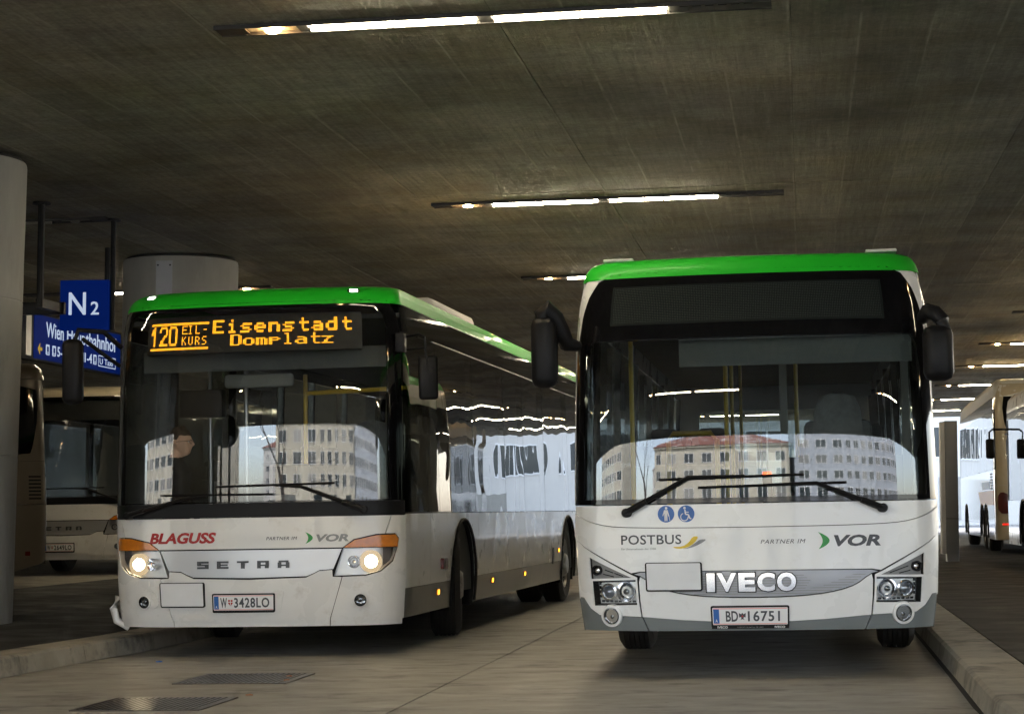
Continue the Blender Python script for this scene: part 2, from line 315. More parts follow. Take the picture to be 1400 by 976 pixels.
# ------------------------------------------------------------------ shaped surfaces: draw in (u, z), lay on the body
def lerp(t, x):
    if x <= t[0][0]: return t[0][1]
    for (a, b), (c, d) in zip(t, t[1:]):
        if x <= c: return b + (d - b) * (x - a) / (c - a)
    return t[-1][1]
class Body:
    """Bus skin. u runs round the plan outline from the middle of the face, z up. th: heading along u, tz: backward lean along z, tw: tumblehome"""
    def __init__(s, hw, th, tz, z0, tw):
        n = 400; ds = th[-1][0] / n; x = y = 0.0; T = [(0, 0, 0, 0)]
        for i in range(n):
            a = R(lerp(th, (i + 0.5) * ds)); x += math.cos(a) * ds; y += math.sin(a) * ds
            T.append(((i + 1) * ds, x, y, R(lerp(th, (i + 1) * ds))))
        k = hw / x; s.T = [(a * k, b * k, c * k, d) for a, b, c, d in T]; s.umax = s.T[-1][0]; s.yend = s.T[-1][2]; s.hw = hw; s.tz = tz; s.tw = tw
        zs = [tz[0][0] + (tz[-1][0] - tz[0][0]) * i / 600 for i in range(601)]; g = 0; G = [(zs[0], 0)]
        for a, b in zip(zs, zs[1:]):
            g += math.tan(R(lerp(tz, (a + b) / 2))) * (b - a); G.append((b, g))
        s.gz0 = zs[0]; s.gdz = zs[1] - zs[0]; g0 = lerp(G, z0); s.G = [b - g0 for a, b in G]
    def uy(s, y): return s.umax + y - s.yend
    def g(s, z):
        t = (z - s.gz0) / s.gdz
        if t <= 0: return s.G[0]
        if t >= 600: return s.G[-1]
        i = int(t); return s.G[i] + (s.G[min(i + 1, 600)] - s.G[i]) * (t - i)
    def plan(s, u):
        a = abs(u)
        if a >= s.umax: x, y, h = s.hw, s.yend + a - s.umax, R(90)
        else:
            i = min(int(a / s.umax * 400), 399); p, q = s.T[i], s.T[i + 1]; t = (a - p[0]) / (q[0] - p[0])
            x = p[1] + t * (q[1] - p[1]); y = p[2] + t * (q[2] - p[2]); h = p[3] + t * (q[3] - p[3])
        return math.copysign(x, u), y, math.copysign(h, u)
    def base(s, u, z):
        x, y, h = s.plan(u); f = max(0.0, min(1.0, 1 - (abs(u) - s.umax) / 0.9))
        return Vector((x * lerp(s.tw, z), y + s.g(z) * f, z))
    def nrm(s, u, z):
        e = 0.004; du = s.base(u + e, z) - s.base(u - e, z); dz = s.base(u, z + e) - s.base(u, z - e)
        return du.cross(dz).normalized()
    def pt(s, u, z, off=0.0):
        p = s.base(u, z); return p + s.nrm(u, z) * off if off else p
class Flat:
    def __init__(s, o, ex, ez): s.o = Vector(o); s.ex = Vector(ex).normalized(); s.ez = Vector(ez).normalized(); s.n = s.ex.cross(s.ez)
    def nrm(s, u, z): return s.n
    def pt(s, u, z, off=0.0): return s.o + s.ex * u + s.ez * z + s.n * off
def inside(p, loops):
    x, y = p; c = False
    for l in loops:
        n = len(l); j = n - 1
        for i in range(n):
            xi, yi = l[i]; xj, yj = l[j]
            if (yi > y) != (yj > y) and x < (xj - xi) * (y - yi) / (yj - yi) + xi: c = not c
            j = i
    return c
def dens(l, res):
    o = []
    for i, p in enumerate(l):
        q = l[(i + 1) % len(l)]; d = math.hypot(q[0] - p[0], q[1] - p[1]); k = max(1, int(math.ceil(d / res)))
        o += [(p[0] + (q[0] - p[0]) * j / k, p[1] + (q[1] - p[1]) * j / k) for j in range(k)]
    return o
def tess(outer, holes=(), res=0.06):
    loops = [dens(l, res) for l in [outer, *holes]]
    pts = []; edges = []
    for l in loops:
        n0 = len(pts); pts += l; edges += [(n0 + i, n0 + (i + 1) % len(l)) for i in range(len(l))]
    cell = {}
    for p in pts: cell.setdefault((int(p[0] // res), int(p[1] // res)), []).append(p)
    x0, x1 = min(p[0] for p in outer), max(p[0] for p in outer); z0, z1 = min(p[1] for p in outer), max(p[1] for p in outer)
    nx, nz = int((x1 - x0) / res), int((z1 - z0) / res); grid = []
    for i in range(1, nx + 1):
        for j in range(1, nz + 1):
            p = (x0 + (x1 - x0) * i / (nx + 1), z0 + (z1 - z0) * j / (nz + 1))
            a, b = int(p[0] // res), int(p[1] // res)
            if any(math.hypot(p[0] - q[0], p[1] - q[1]) < res * 0.45 for da in (-1, 0, 1) for db in (-1, 0, 1) for q in cell.get((a + da, b + db), ())): continue
            if inside(p, loops): grid.append(p)
    r = delaunay_2d_cdt([Vector(p) for p in pts + grid], edges, [], 0, 1e-6)
    V = [(v.x, v.y) for v in r[0]]
    F = [tuple(f) for f in r[2] if inside((sum(V[i][0] for i in f) / 3, sum(V[i][1] for i in f) / 3), loops)]
    return V, F
def lay(name, S, V, F, mat, parent, off=0.0, th=0.01):
    """put a flat drawing (V in u,z / triangles F) on surface S with real thickness"""
    F2 = []
    for f in F:
        a = 0
        for i in range(len(f)):
            p, q = V[f[i]], V[f[(i + 1) % len(f)]]; a += p[0] * q[1] - q[0] * p[1]
        F2.append(tuple(f) if a > 0 else tuple(f[::-1]))
    n = len(V); vs_ = [S.pt(u, z, off) for u, z in V]; nm = [S.nrm(u, z) for u, z in V]; fs = list(F2)
    if th:
        cnt = {}
        for f in F2:
            for i in range(len(f)):
                a, b = f[i], f[(i + 1) % len(f)]; cnt[(a, b)] = 1
        for (a, b) in list(cnt):
            if (b, a) not in cnt:
                k = len(vs_); vs_ += [vs_[a], vs_[b], S.pt(*V[b], off - th), S.pt(*V[a], off - th)]
                nm += [Vector((0, 0, 0))] * 4; fs.append((k, k + 3, k + 2, k + 1))
    me = bpy.data.meshes.new(name); me.from_pydata([tuple(v) for v in vs_], [], fs); me.update(); me.shade_smooth()
    me.normals_split_custom_set_from_vertices([tuple(v) for v in nm])
    return link(name, me, mat, parent)
def patch(name, S, outer, mat, parent, holes=(), off=0.0, th=0.012, res=0.06):
    V, F = tess(outer, holes, res); return lay(name, S, V, F, mat, parent, off, th)
def mir(poly): return [(-u, z) for u, z in reversed(poly)]
def rrect(x0, z0, x1, z1, r=0.02, n=4):
    o = []
    for cx, cz, a0 in ((x1 - r, z0 + r, -90), (x1 - r, z1 - r, 0), (x0 + r, z1 - r, 90), (x0 + r, z0 + r, 180)):
        o += [(cx + r * math.cos(R(a0 + 90 * k / n)), cz + r * math.sin(R(a0 + 90 * k / n))) for k in range(n + 1)]
    return o
def disc(cx, cz, r, n=20, rz=None): return [(cx + r * math.cos(2 * math.pi * k / n), cz + (rz or r) * math.sin(2 * math.pi * k / n)) for k in range(n)]
def chaikin(p, it=2, closed=False):
    for _ in range(it):
        q = [] if closed else [p[0]]
        for i in range(len(p) if closed else len(p) - 1):
            a, b = p[i], p[(i + 1) % len(p)]
            q += [(a[0] * .75 + b[0] * .25, a[1] * .75 + b[1] * .25), (a[0] * .25 + b[0] * .75, a[1] * .25 + b[1] * .75)]
        if not closed: q.append(p[-1])
        p = q
    return p
def stroke(pts, w):
    """polyline of width w as overlapping quads"""
    V = []; F = []
    for (a, b) in zip(pts, pts[1:]):
        d = math.hypot(b[0] - a[0], b[1] - a[1]); nx, nz = -(b[1] - a[1]) / d * w / 2, (b[0] - a[0]) / d * w / 2; k = len(V)
        V += [(a[0] - nx, a[1] - nz), (b[0] - nx, b[1] - nz), (b[0] + nx, b[1] + nz), (a[0] + nx, a[1] + nz)]; F.append((k, k + 1, k + 2, k + 3))
    return V, F
def text2d(s, bold=0.0, shear=0.0, spacing=1.0):
    cu = bpy.data.curves.new('t', 'FONT'); cu.body = s; cu.offset = bold; cu.shear = shear; cu.space_character = spacing; cu.resolution_u = 3; cu.fill_mode = 'FRONT'
    o = bpy.data.objects.new('t', cu); COL.objects.link(o)
    dg = bpy.context.evaluated_depsgraph_get(); dg.update()
    me = bpy.data.meshes.new_from_object(o.evaluated_get(dg))
    V = [(v.co.x, v.co.y) for v in me.vertices]; F = [tuple(p.vertices) for p in me.polygons]
    bpy.data.objects.remove(o); bpy.data.curves.remove(cu); bpy.data.meshes.remove(me)
    return V, F
def fit(V, x0, z0, w, h):
    a, b = min(v[0] for v in V), max(v[0] for v in V); c, d = min(v[1] for v in V), max(v[1] for v in V)
    return [(x0 + (v[0] - a) / (b - a) * w, z0 + (v[1] - c) / (d - c) * h) for v in V]
def words(name, S, s, x0, z0, w, h, mat, parent, off=0.003, th=0.002, bold=0.0, shear=0.0, spacing=1.0):
    V, F = text2d(s, bold, shear, spacing); return lay(name, S, fit(V, x0, z0, w, h), F, mat, parent, off, th)
def polys(name, S, plist, mat, parent, off=0.003, th=0.002):
    V = []; F = []
    for p in plist:
        v, f = tess(p, (), 0.2); k = len(V); V += v; F += [tuple(i + k for i in g) for g in f]
    return lay(name, S, V, F, mat, parent, off, th)
def axis_at(S, u, z, off=0.0):
    n = S.nrm(u, z); return AX(S.pt(u, z, off), n)
# ------------------------------------------------------------------ the setting
g = MB(); g.add([(-400, -400, -0.03), (400, -400, -0.03), (400, 500, -0.03), (-400, 500, -0.03)], [(0, 1, 2, 3)])
tag(g.build('ground', 'street'), kind='structure')

road = tag(MB().box(-6.4, 1.0, -8, 86, -0.028, -0.02).build('road', 'joint', smooth=0), kind='structure')
slab_me = {}
yy = -7.9
while yy < 85:
    for (a, b) in ((-6.35, -2.456), (-2.444, 0.985)):
        if (a,) not in slab_me:
            slab_me[(a,)] = MB().box(a, b, 0, 4.688, -0.019, 0.0).build('slab', 'road', road, smooth=0); o = slab_me[(a,)]
        else:
            o = slab_me[(a,)].copy(); COL.objects.link(o)
        o.location = (0, yy, random.uniform(-0.0008, 0.0008))
    yy += 4.7

# left platform with its kerb, bowed outwards near the camera
def kx(y): return lerp([(9, -6.05), (13, -5.98), (14.6, -5.935), (16, -5.877), (17.4, -5.775), (19, -5.76), (90, -5.76)], y)
pl = MB(); ys = [4, 9, 13, 14.6, 16, 17.4, 19, 30, 86]
for i, y in enumerate(ys): pl.v += [(kx(y) - 0.36, y, 0.148), (-10.4, y, 0.27), (-10.4, y, -0.02)]
for i in range(len(ys) - 1): pl.f += [(i * 3, i * 3 + 3, i * 3 + 4, i * 3 + 1), (i * 3 + 1, i * 3 + 4, i * 3 + 5, i * 3 + 2)]
plat = tag(pl.build('platform', 'asphalt', smooth=0), kind='structure')
lane = tag(MB().box(-26, -10.402, -2, 86, -0.025, 0.265).build('bus_lane', 'road', smooth=0), kind='structure')
rplat = tag(MB().box(1.378, 34, -2, 86, -0.025, 0.124).build('platform', 'asphalt', smooth=0), kind='structure')
kerb = tag(MB().box(-6.2, -6.1, 4, 86, -0.02, 0.10).build('kerb', 'kerb', plat, smooth=0))
def kstone(x0, x1, x2, x3, y0, y1, h, par, dir_):
    m = MB(); b = 0.018; y1 -= 0.006
    # x0/x1: foot at y0,y1 (road side), x2/x3: back at y0,y1
    def sec(f, k, y): d = dir_; return [(f, y, 0.001), (f - d * 0.022, y, h - b), (f - d * 0.045, y, h), (k, y, h), (k, y, 0.001)]
    m.v += sec(x0, x2, y0) + sec(x1, x3, y1)
    m.f += [(0, 1, 2, 3, 4), (5, 9, 8, 7, 6)] + [(i, i + 5, (i + 1) % 5 + 5, (i + 1) % 5) for i in range(5)]
    return m.build('kerb_stone', 'kerb', par, smooth=0)
y = 5.0
while y < 50:
    l = 1.25; kstone(kx(y), kx(y + l), kx(y) - 0.37, kx(y + l) - 0.37, y, y + l, 0.15 + random.uniform(-0.002, 0.002), plat, 1); y += l
y = 4.0
while y < 60:
    l = 2.4 if y > 11 else 1.2
    kr = lambda q: lerp([(4, 1.12), (9.6, 1.0), (11.2, 0.945), (14, 0.965), (19, 0.985), (90, 0.985)], q)
    kstone(kr(y), kr(y + l), 1.355, 1.355, y, y + l, 0.13, rplat, -1); y += l

for k_ in range(24):
    y_ = 6 + 2.0 * k_; MB().add([(kr(y_) - 0.035, y_, 0.002), (kr(y_) + 0.01, y_, 0.002), (kr(y_ + 2) + 0.01, y_ + 2, 0.002), (kr(y_ + 2) - 0.035, y_ + 2, 0.002)], [(0, 1, 2, 3)]).build('gutter_seal', 'joint', road, 0)
# concrete ceiling: cast panels under a thick slab
ceil = tag(MB().box(-26.5, 24.6, 0.0, 84.4, CEIL + 0.06, CEIL + 1.1).build('ceiling', 'ceiling', smooth=0), kind='structure')
pan = None
for i in range(16):
    for j in range(15):
        if pan is None:
            m = MB(); b = 0.003; w, l = 2.0975, 5.596
            m.v += [(0, 0, 0.06), (w, 0, 0.06), (w, l, 0.06), (0, l, 0.06), (0, 0, b), (w, 0, b), (w, l, b), (0, l, b), (b, b, 0), (w - b, b, 0), (w - b, l - b, 0), (b, l - b, 0)]
            m.f += [(0, 1, 5, 4), (1, 2, 6, 5), (2, 3, 7, 6), (3, 0, 4, 7), (4, 5, 9, 8), (5, 6, 10, 9), (6, 7, 11, 10), (7, 4, 8, 11), (8, 9, 10, 11)]
            pan = m.build('ceiling_panel', 'ceiling', ceil, smooth=0); o = pan
        else:
            o = pan.copy(); COL.objects.link(o)
        o.location = (-18.9 + 2.1 * i, 0.05 + 5.6 * j, CEIL + random.uniform(-0.0025, 0.0025))
fascia = tag(MB().box(-26.5, 24.6, -0.12, -0.005, CEIL - 0.08, CEIL + 1.2).build('ceiling_edge_beam', 'concrete', ceil, smooth=0))
wall = tag(MB().box(-26.6, -26.0, -2, 86, -0.02, CEIL + 0.05).build('wall', 'wall_dark', smooth=0), kind='structure')

tag(MB().box(24.0, 24.6, -0.1, 20, -0.02, CEIL + 0.05).build('wall', 'wall_dark', smooth=0), kind='structure')  # unseen wall, added to keep the right bus's corner reflections dark

# round columns
def column(y, lab, x=-8.45, strip=True, lean=0.018):
    t = thing('column', lab, 'column', (x, y, 0.2), group='round concrete columns along the platform', rot=(0, lean, 0))
    H = CEIL - 0.2 - 0.05
    MB().lathe([(0.78, -0.05), (0.78, 1.6), (0.774, 1.604), (0.774, 1.612), (0.78, 1.616), (0.78, 3.1), (0.774, 3.104), (0.774, 3.112), (0.78, 3.116), (0.78, H - 0.02), (0.772, H + 0.01)], n=64).build('shaft', 'concrete', t, 40)
    MB().lathe([(0.74, H + 0.01), (0.74, H + 0.045)], n=48).build('shadow_gap', 'joint', t)
    if strip:
        p = MB()
        a0, a1 = R(263), R(279)
        vs_ = [(0.795 * math.cos(a), 0.795 * math.sin(a), z) for a in (a0, a1) for z in (0.1, H - 0.06)]
        p.add(vs_, [(0, 2, 3, 1)])
        vs2 = [(0.77 * math.cos(a), 0.77 * math.sin(a), z) for a in (a0, a1) for z in (0.1, H - 0.06)]
        p.add(vs2 + vs_, [(0, 1, 5, 4), (2, 6, 7, 3), (1, 3, 7, 5)])
        s = p.build('cover_strip', 'strip_metal', t, 0)
        bo = MB()
        for k in range(5):
            for a in (R(265), R(277)):
                c = Vector((0.797 * math.cos(a), 0.797 * math.sin(a), H - 0.12 - 0.55 * k)); bo.lathe([(0.012, -0.003), (0.012, 0.006)], AX(c, (math.cos(a), math.sin(a), 0)), 8)
        bo.build('bolt', 'black', s)
    return t
c0 = column(18.75, 'round concrete column cut off by the left edge of the picture', x=-8.33, strip=False, lean=0.034)
class Cyl:
    def __init__(s, r): s.r = r
    def nrm(s, u, z): a = R(-90) + u / s.r; return Vector((math.cos(a), math.sin(a), 0))
    def pt(s, u, z, off=0): n = s.nrm(u, z); return n * (s.r + off) + Vector((0, 0, z))
V, F = text2d('3 0', 0.02)
V = fit(V, 0, 0, 0.42, 0.16); V = [(0.46 - v[1], 1.35 + v[0]) for v in V]
lay('stencil_number', Cyl(0.78), V, F, 'ink', c0, 0.003, 0.002)
column(27.0, 'round concrete column with a bolted steel cover strip behind the left bus')
column(10.4, 'round concrete column standing left of the camera, out of view', strip=False)
for k, y in enumerate((35.3, 43.6, 51.9)): column(y, ('third', 'fourth', 'fifth')[k] + ' round concrete column of the platform row, hidden behind the left bus', strip=False)

# strip lights let into the ceiling
def strip_light():
    t = thing('ceiling_light', 'x', 'ceiling light', group='strip lights in the concrete ceiling')
    h = MB(); L_, W = 4.0, 0.115; zb = -0.030
    h.box(0, L_, -W, -W + 0.012, zb, 0); h.box(0, L_, W - 0.012, W, zb, 0)
    for a, b in ((0, 0.22), (0.60, 0.68), (1.92, 2.02), (3.28, 4.0)): h.box(a, b, -W + 0.012, W - 0.012, zb + 0.006, 0)
    h.build('housing', 'housing', t, 0)
    r = MB(); r.box(0.222, 3.279, -W + 0.013, W - 0.013, -0.008, -0.002); r.build('reflector', 'reflector', t, 0)
    for a, b in ((0.70, 1.29), (1.31, 1.90), (2.04, 2.64), (2.66, 3.26)):
        MB().tube([(a, 0, -0.031), (b, 0, -0.031)], 0.018, 8).build('tube', 'tube', t)
    MB().lathe([(0.02, -0.012), (0.06, -0.03), (0.045, -0.042), (0.01, -0.046)], Matrix.Translation((0.41, 0, 0)), 16).build('spot_bulb', 'spot', t)
    l = MB()
    for k in range(6): l.box(3.36 + 0.09 * k, 3.42 + 0.09 * k, -0.07, 0.07, zb + 0.001, zb + 0.006)
    l.build('louvre', 'black', t, 0)
    return t
LY = (6.3, 14.25, 22.98, 30.5, 38.6, 46.0, 53.2, 61.5, 69.5, 77.5)
ordn = ('nearest', 'second', 'third', 'fourth', 'fifth', 'sixth', 'seventh', 'eighth', 'ninth', 'tenth')
lane_n = {-19.8: 'over the far left bus lane', -12.0: 'over the left lane', -4.13: 'over the two front buses', 3.9: 'over the right platform', 11.9: 'far right beyond the coaches'}
L0 = strip_light(); firstl = True
for xi, lx in enumerate((-12.0, -4.13, 3.9, 11.9)):
    for k, ly in enumerate(LY):
        if lx > 10 and k > 4: continue
        t = L0 if firstl else copy_tree(L0); firstl = False
        t.location = (lx, ly, CEIL - 0.004); t.rotation_euler = (0, 0, 0)
        if lx < -5: t.rotation_euler = (0, 0, R(180)); t.location.x = lx + 4.0
        t['label'] = f'strip light {lane_n[lx]}, {ordn[k]} row from the camera'
        if lx < -5 and k == 2:
            t['label'] = 'unlit strip light above the blue platform sign'
            for ch in t.children:
                if ch.name.startswith(('tube', 'spot_bulb')): ch.data = ch.data.copy(); ch.data.materials[0] = M['reflector']

# ------------------------------------------------------------------ drain grates, litter
def grate(x0, y0, lab):
    t = thing('drain_grate', lab, 'drain grate', (x0, y0, 0.0), group='drain grates in the concrete road')
    w, l = 0.82, 0.86
    f = MB()
    for a in ((0, w, 0, 0.03), (0, w, l - 0.03, l), (0, 0.03, 0.03, l - 0.03), (w - 0.03, w, 0.03, l - 0.03)): f.box(a[0], a[1], a[2], a[3], -0.01, 0.007)
    f.build('frame', 'grate', t, 0)
    MB().box(0.031, w - 0.031, 0.031, l - 0.031, -0.006, 0.0025).build('pit', 'joint', t, 0)
    b0 = None
    for k in range(19):
        if b0 is None: b0 = MB().box(0, 0.024, 0.032, l - 0.032, -0.002, 0.0062, 0.002).build('bar', 'grate', t, 0); o = b0
        else: o = b0.copy(); COL.objects.link(o)
        o.location.x = 0.038 + k * 0.0402
grate(-4.42, 13.99, 'dark iron drain grate in the road nearer the left bus')
grate(-4.46, 12.06, 'dark iron drain grate at the bottom edge, catching the lamp light')
for (x, y, m_, lab, w) in ((-3.74, 14.55, 'litter', 'orange cigarette end on the rear drain grate', 0.04), (-3.67, 14.2, 'litter', 'second orange cigarette end near the rear grate corner', 0.04),
                          (-3.62, 13.02, 'litter', 'orange butt at the corner of the front grate', 0.045), (-5.22, 16.1, 'litter_blue', 'small blue wrapper on the road by the left kerb', 0.05)):
    m = MB(); m.tube([(0, 0, 0.015), (w * .6, w * .3, 0.016), (w, w * 0.2, 0.014)], [0.004, 0.006, 0.004], 6)
    o = m.build('litter', m_); o.location = (x, y, -0.006); tag(o, lab, 'litter', 'scraps of litter on the road')

# ------------------------------------------------------------------ signs under the ceiling
t = thing('platform_sign', 'square blue platform sign reading N 2 hung from the ceiling', 'sign', (-8.31, 23.0, 3.38), rot=(0, 0.018, 0))
MB().box(-0.295, 0.295, -0.02, 0.06, 0.0, 0.59, 0.006).build('panel', 'sign_blue', t)
FS = Flat((0, -0.02, 0), (1, 0, 0), (0, 0, 1))
words('letter', FS, 'N', -0.185, 0.18, 0.21, 0.265, 'sign_white', t, 0.004, 0.003, bold=0.012)
words('numeral', FS, '2', 0.085, 0.18, 0.10, 0.155, 'sign_white', t, 0.004, 0.003, bold=0.012)
MB().tube([(0.325, 0.05, 0.0), (0.325, 0.05, 1.31)], 0.032, 10).build('hanger', 'black', t)
MB().lathe([(0.09, 1.29), (0.09, 1.315)], Matrix.Translation((0.325, 0.05, 0)), 16).build('ceiling_plate', 'black', t)
t = thing('station_sign', 'long blue station direction sign hanging beside the round column', 'sign', (-8.87, 22.6, 3.06), rot=(0, 0.018, 0))
MB().box(-0.10, -0.004, -0.1, 3.34, -0.03, 0.55, 0.01).build('housing', 'black', t)
MB().box(-0.02, 0.004, 0.25, 3.3, 0.0, 0.52).build('panel', 'sign_blue', t, 0)
MB().box(-0.02, 0.003, 0.0, 0.16, 0.02, 0.5).build('end_plate', 'brushed', t, 0)
FS = Flat((0.004, 0, 0), (0, 1, 0), (0, 0, 1))
words('lettering', FS, 'Wien', 0.62, 0.275, 0.58, 0.18, 'sign_white', t, 0.004, 0.003, bold=0.008)
words('lettering', FS, 'Hauptbahnhof', 1.32, 0.22, 1.8, 0.235, 'sign_white', t, 0.004, 0.003, bold=0.008)
words('lettering', FS, '5-12', 1.0, 0.07, 0.36, 0.12, 'sign_white', t, 0.004, 0.003, bold=0.012)
words('lettering', FS, '1-4', 1.95, 0.07, 0.26, 0.12, 'sign_white', t, 0.004, 0.003, bold=0.012)
def icon(x, lab):
    polys('pictogram', FS, [rrect(x, 0.065, x + 0.115, 0.19, 0.012)], 'sign_white', t, 0.004, 0.003)
    polys('pictogram_figure', FS, [rrect(x + 0.03, 0.10, x + 0.085, 0.165, 0.008), rrect(x + 0.03, 0.075, x + 0.05, 0.092, 0.004), rrect(x + 0.065, 0.075, x + 0.085, 0.092, 0.004)], 'sign_blue', t, 0.006, 0.002)
for x in (0.62, 0.83, 1.62, 1.80, 2.26): icon(x, '')
polys('arrow', FS, [[(0.36, 0.12), (0.43, 0.19), (0.43, 0.14), (0.5, 0.14), (0.5, 0.10), (0.43, 0.10), (0.43, 0.05)]], 'sign_yellow', t, 0.004, 0.003)
V, F = [], []
for a, b in (((2.45, 0.06), (3.1, 0.06)), ((3.1, 0.06), (3.1, 0.19)), ((3.1, 0.19), (2.45, 0.19)), ((2.45, 0.19), (2.45, 0.06))):
    v, f = stroke([a, b], 0.012); k = len(V); V += v; F += [tuple(i + k for i in q) for q in f]
lay('box_outline', FS, V, F, 'sign_white', t, 0.004, 0.002)
words('lettering', FS, 'U Taxi', 2.5, 0.085, 0.5, 0.075, 'sign_white', t, 0.004, 0.003)
MB().box(-0.16, 0.62, -0.45, -0.37, 0.44, 0.58, 0.008).build('cross_beam', 'black', t)
MB().tube([(0.55, -1.0, 0.5), (0.55, -1.0, 1.63)], 0.04, 10).build('hanger', 'black', t)
MB().box(0.51, 0.59, -1.03, -0.38, 0.46, 0.56).build('beam_arm', 'black', t, 0)
MB().lathe([(0.1, 1.61), (0.1, 1.635)], Matrix.Translation((0.55, -1.0, 0)), 16).build('ceiling_plate', 'black', t)
MB().tube([(-0.05, 2.9, 0.5), (-0.05, 2.9, 1.63)], 0.035, 10).build('hanger', 'black', t)

# traffic sign on the left platform: seen only mirrored in the left windscreen
t = thing('traffic_sign', 'double-pole traffic sign on the left platform, mirrored in the left windscreen', 'sign', (-7.0, 11.2, 0.16), -20)
for x in (-0.11, 0.11): MB().tube([(x, 0, 0), (x, 0, 3.75)], 0.03, 10).build('pole', 'brushed', t)
MB().lathe([(0.33, -0.012), (0.33, 0.012)], AX((0, 0.05, 2.55), (0, 1, 0)), 32).build('round_plate', 'black', t)
MB().prism([(-0.46, 3.78), (0.46, 3.78), (0, 2.95)], lambda a, b: (a, 0.04, b), lambda a, b: (a, 0.065, b)).build('triangle_plate', 'black', t, 0)

# grey information pylon on the right platform
t = thing('info_pylon', 'slim grey metal information pylon on the right platform', 'pylon', (2.66, 38.6, 0.124), rot=(0, 0.018, R(6)))
MB().box(-0.11, 0.115, -0.10, 0.12, 0.14, 2.58, 0.006).build('casing', 'pylon', t)
MB().box(-0.19, -0.112, -0.06, 0.10, 0.14, 2.56, 0.004).build('sheen_face', 'paper', t)  # bright reflection on the left face, put in as a white slab
MB().box(-0.10, 0.12, -0.07, 0.09, 0.0, 0.14).build('plinth', 'pylon', t, 0)
MB().box(-0.112, 0.117, -0.102, 0.122, 0.78, 0.79).build('seam', 'joint', t, 0)

# ------------------------------------------------------------------ buildings outside both ends of the hall
def building(name, lab, x0, x1, yf, depth, h, nx, ny, wallm, face, roof=None, wsz=(1.3, 1.5), z0=3.6, gap=None, rz=0, loc=None):
    """face=+1: facade looks towards +y (hall), -1: towards -y"""
    t = thing(name, lab, 'building', loc or ((x0 + x1) / 2, yf, 0), rz)
    W = (x1 - x0) / 2; d = -face
    MB().box(-W, W, min(0, d * depth), max(0, d * depth), -0.02, h).build('wall', wallm, t, 0)
    c = MB(); c.box(-W - 0.35, W + 0.35, min(-d * 0.4, d * (depth + 0.4)), max(-d * 0.4, d * (depth + 0.4)), h, h + 0.35); c.build('cornice', wallm, t, 0)
    if roof:
        r = MB(); zr = h + 0.352; e = 0.6
        r.add([(-W - e, -d * e, zr), (W + e, -d * e, zr), (W + e, d * (depth + e), zr), (-W - e, d * (depth + e), zr), (-W + depth / 2, d * depth / 2, zr + 3.2), (W - depth / 2, d * depth / 2, zr + 3.2)],
              [(0, 1, 5, 4), (1, 2, 5), (2, 3, 4, 5), (3, 0, 4), (0, 3, 2, 1)])
        r.build('roof', roof, t, 0)
    w0 = None; sx = 2 * W / nx; sz = (h - z0) / ny
    for i in range(nx):
        for j in range(ny):
            if w0 is None:
                a, b = wsz; fr = MB()
                for q in ((-a / 2, -a / 2 + 0.09, 0, b), (a / 2 - 0.09, a / 2, 0, b), (-a / 2 + 0.09, a / 2 - 0.09, 0, 0.09), (-a / 2 + 0.09, a / 2 - 0.09, b - 0.09, b), (-0.05, 0.05, 0.09, b - 0.09)):
                    fr.box(q[0], q[1], -0.02, 0.07, q[2], q[3])
                w0 = fr.build('window', 'frame_white', t, 0)
                MB().box(-a / 2 + 0.09, a / 2 - 0.09, 0.0, 0.03, 0.09, b - 0.09).build('pane', 'win_dark', w0, 0); o = w0
            else: o = copy_tree(w0, t)
            o.location = (-W + sx * (i + 0.5), -d * 0.0, z0 + sz * j + 0.3); o.rotation_euler = (0, 0, 0 if face > 0 else R(180))
    for k in range(max(2, nx // 2)):
        a = -W + 2 * W * (k + 0.5) / max(2, nx // 2)
        MB().box(a - 1.2, a + 1.2, min(0, -d * 0.06), max(0.0, -d * 0.06), 0.3, 2.8).build('shopfront', 'win_dark', t, 0)
    return t
building('apartment_house', 'cream rendered house with a red tiled roof across the street, mirrored in the windscreens', -21, 4.5, -52, 13, 13.2, 8, 3, 'wall_cream', 1, 'tile_red', (1.75, 1.9))
building('apartment_house', 'blue-grey rendered apartment block right of the cream house, mirrored in the right windscreen', 5.2, 44, -50, 14, 20.5, 13, 6, 'wall_grey', 1, None, (1.9, 1.6))
building('apartment_house', 'long cream block with window bands left of the side street, mirrored in the left windscreen', -64, -31, -42, 14, 16.5, 8, 4, 'wall_cream', 1, None, (3.0, 1.7))
building('apartment_house', 'white block deep down the side street between the two cream houses', -40, -12, -110, 12, 16, 8, 4, 'wall_white', 1, 'tile_red')
building('apartment_house', 'white office front in full daylight beyond the far end of the hall', -22, 40, 122, 14, 17, 14, 4, 'wall_white', -1, None, (2.6, 1.9))

# leafless street tree outside, mirrored in the right windscreen
t = thing('street_tree', 'tall leafless street tree before the cream house, mirrored in the right windscreen', 'tree', (-10.6, -13, 0))
tr = MB(); br = MB()
def limb(p, d, l, r, depth):
    q = p; pts = [p]; rs = [r]
    for k in range(3):
        d = (d + Vector((random.uniform(-.14, .14), random.uniform(-.14, .14), random.uniform(-.02, .12)))).normalized(); q = q + d * l / 3; pts.append(q); rs.append(r * (1 - 0.16 * (k + 1)))
    (tr if depth == 0 else br).tube(pts, rs, 6 if depth < 2 else 4, cap=False)
    if depth < 5:
        n = 3 if depth < 3 else 2
        for k in range(n):
            a = random.uniform(0, 6.28); sp = 0.45 if depth else 0.4
            nd = (d + Vector((math.cos(a) * sp, math.sin(a) * sp, random.uniform(0, 0.2)))).normalized()
            limb(pts[-1] if k < 2 else pts[-2], nd, l * random.uniform(0.62, 0.8), rs[-1] * 0.72, depth + 1)
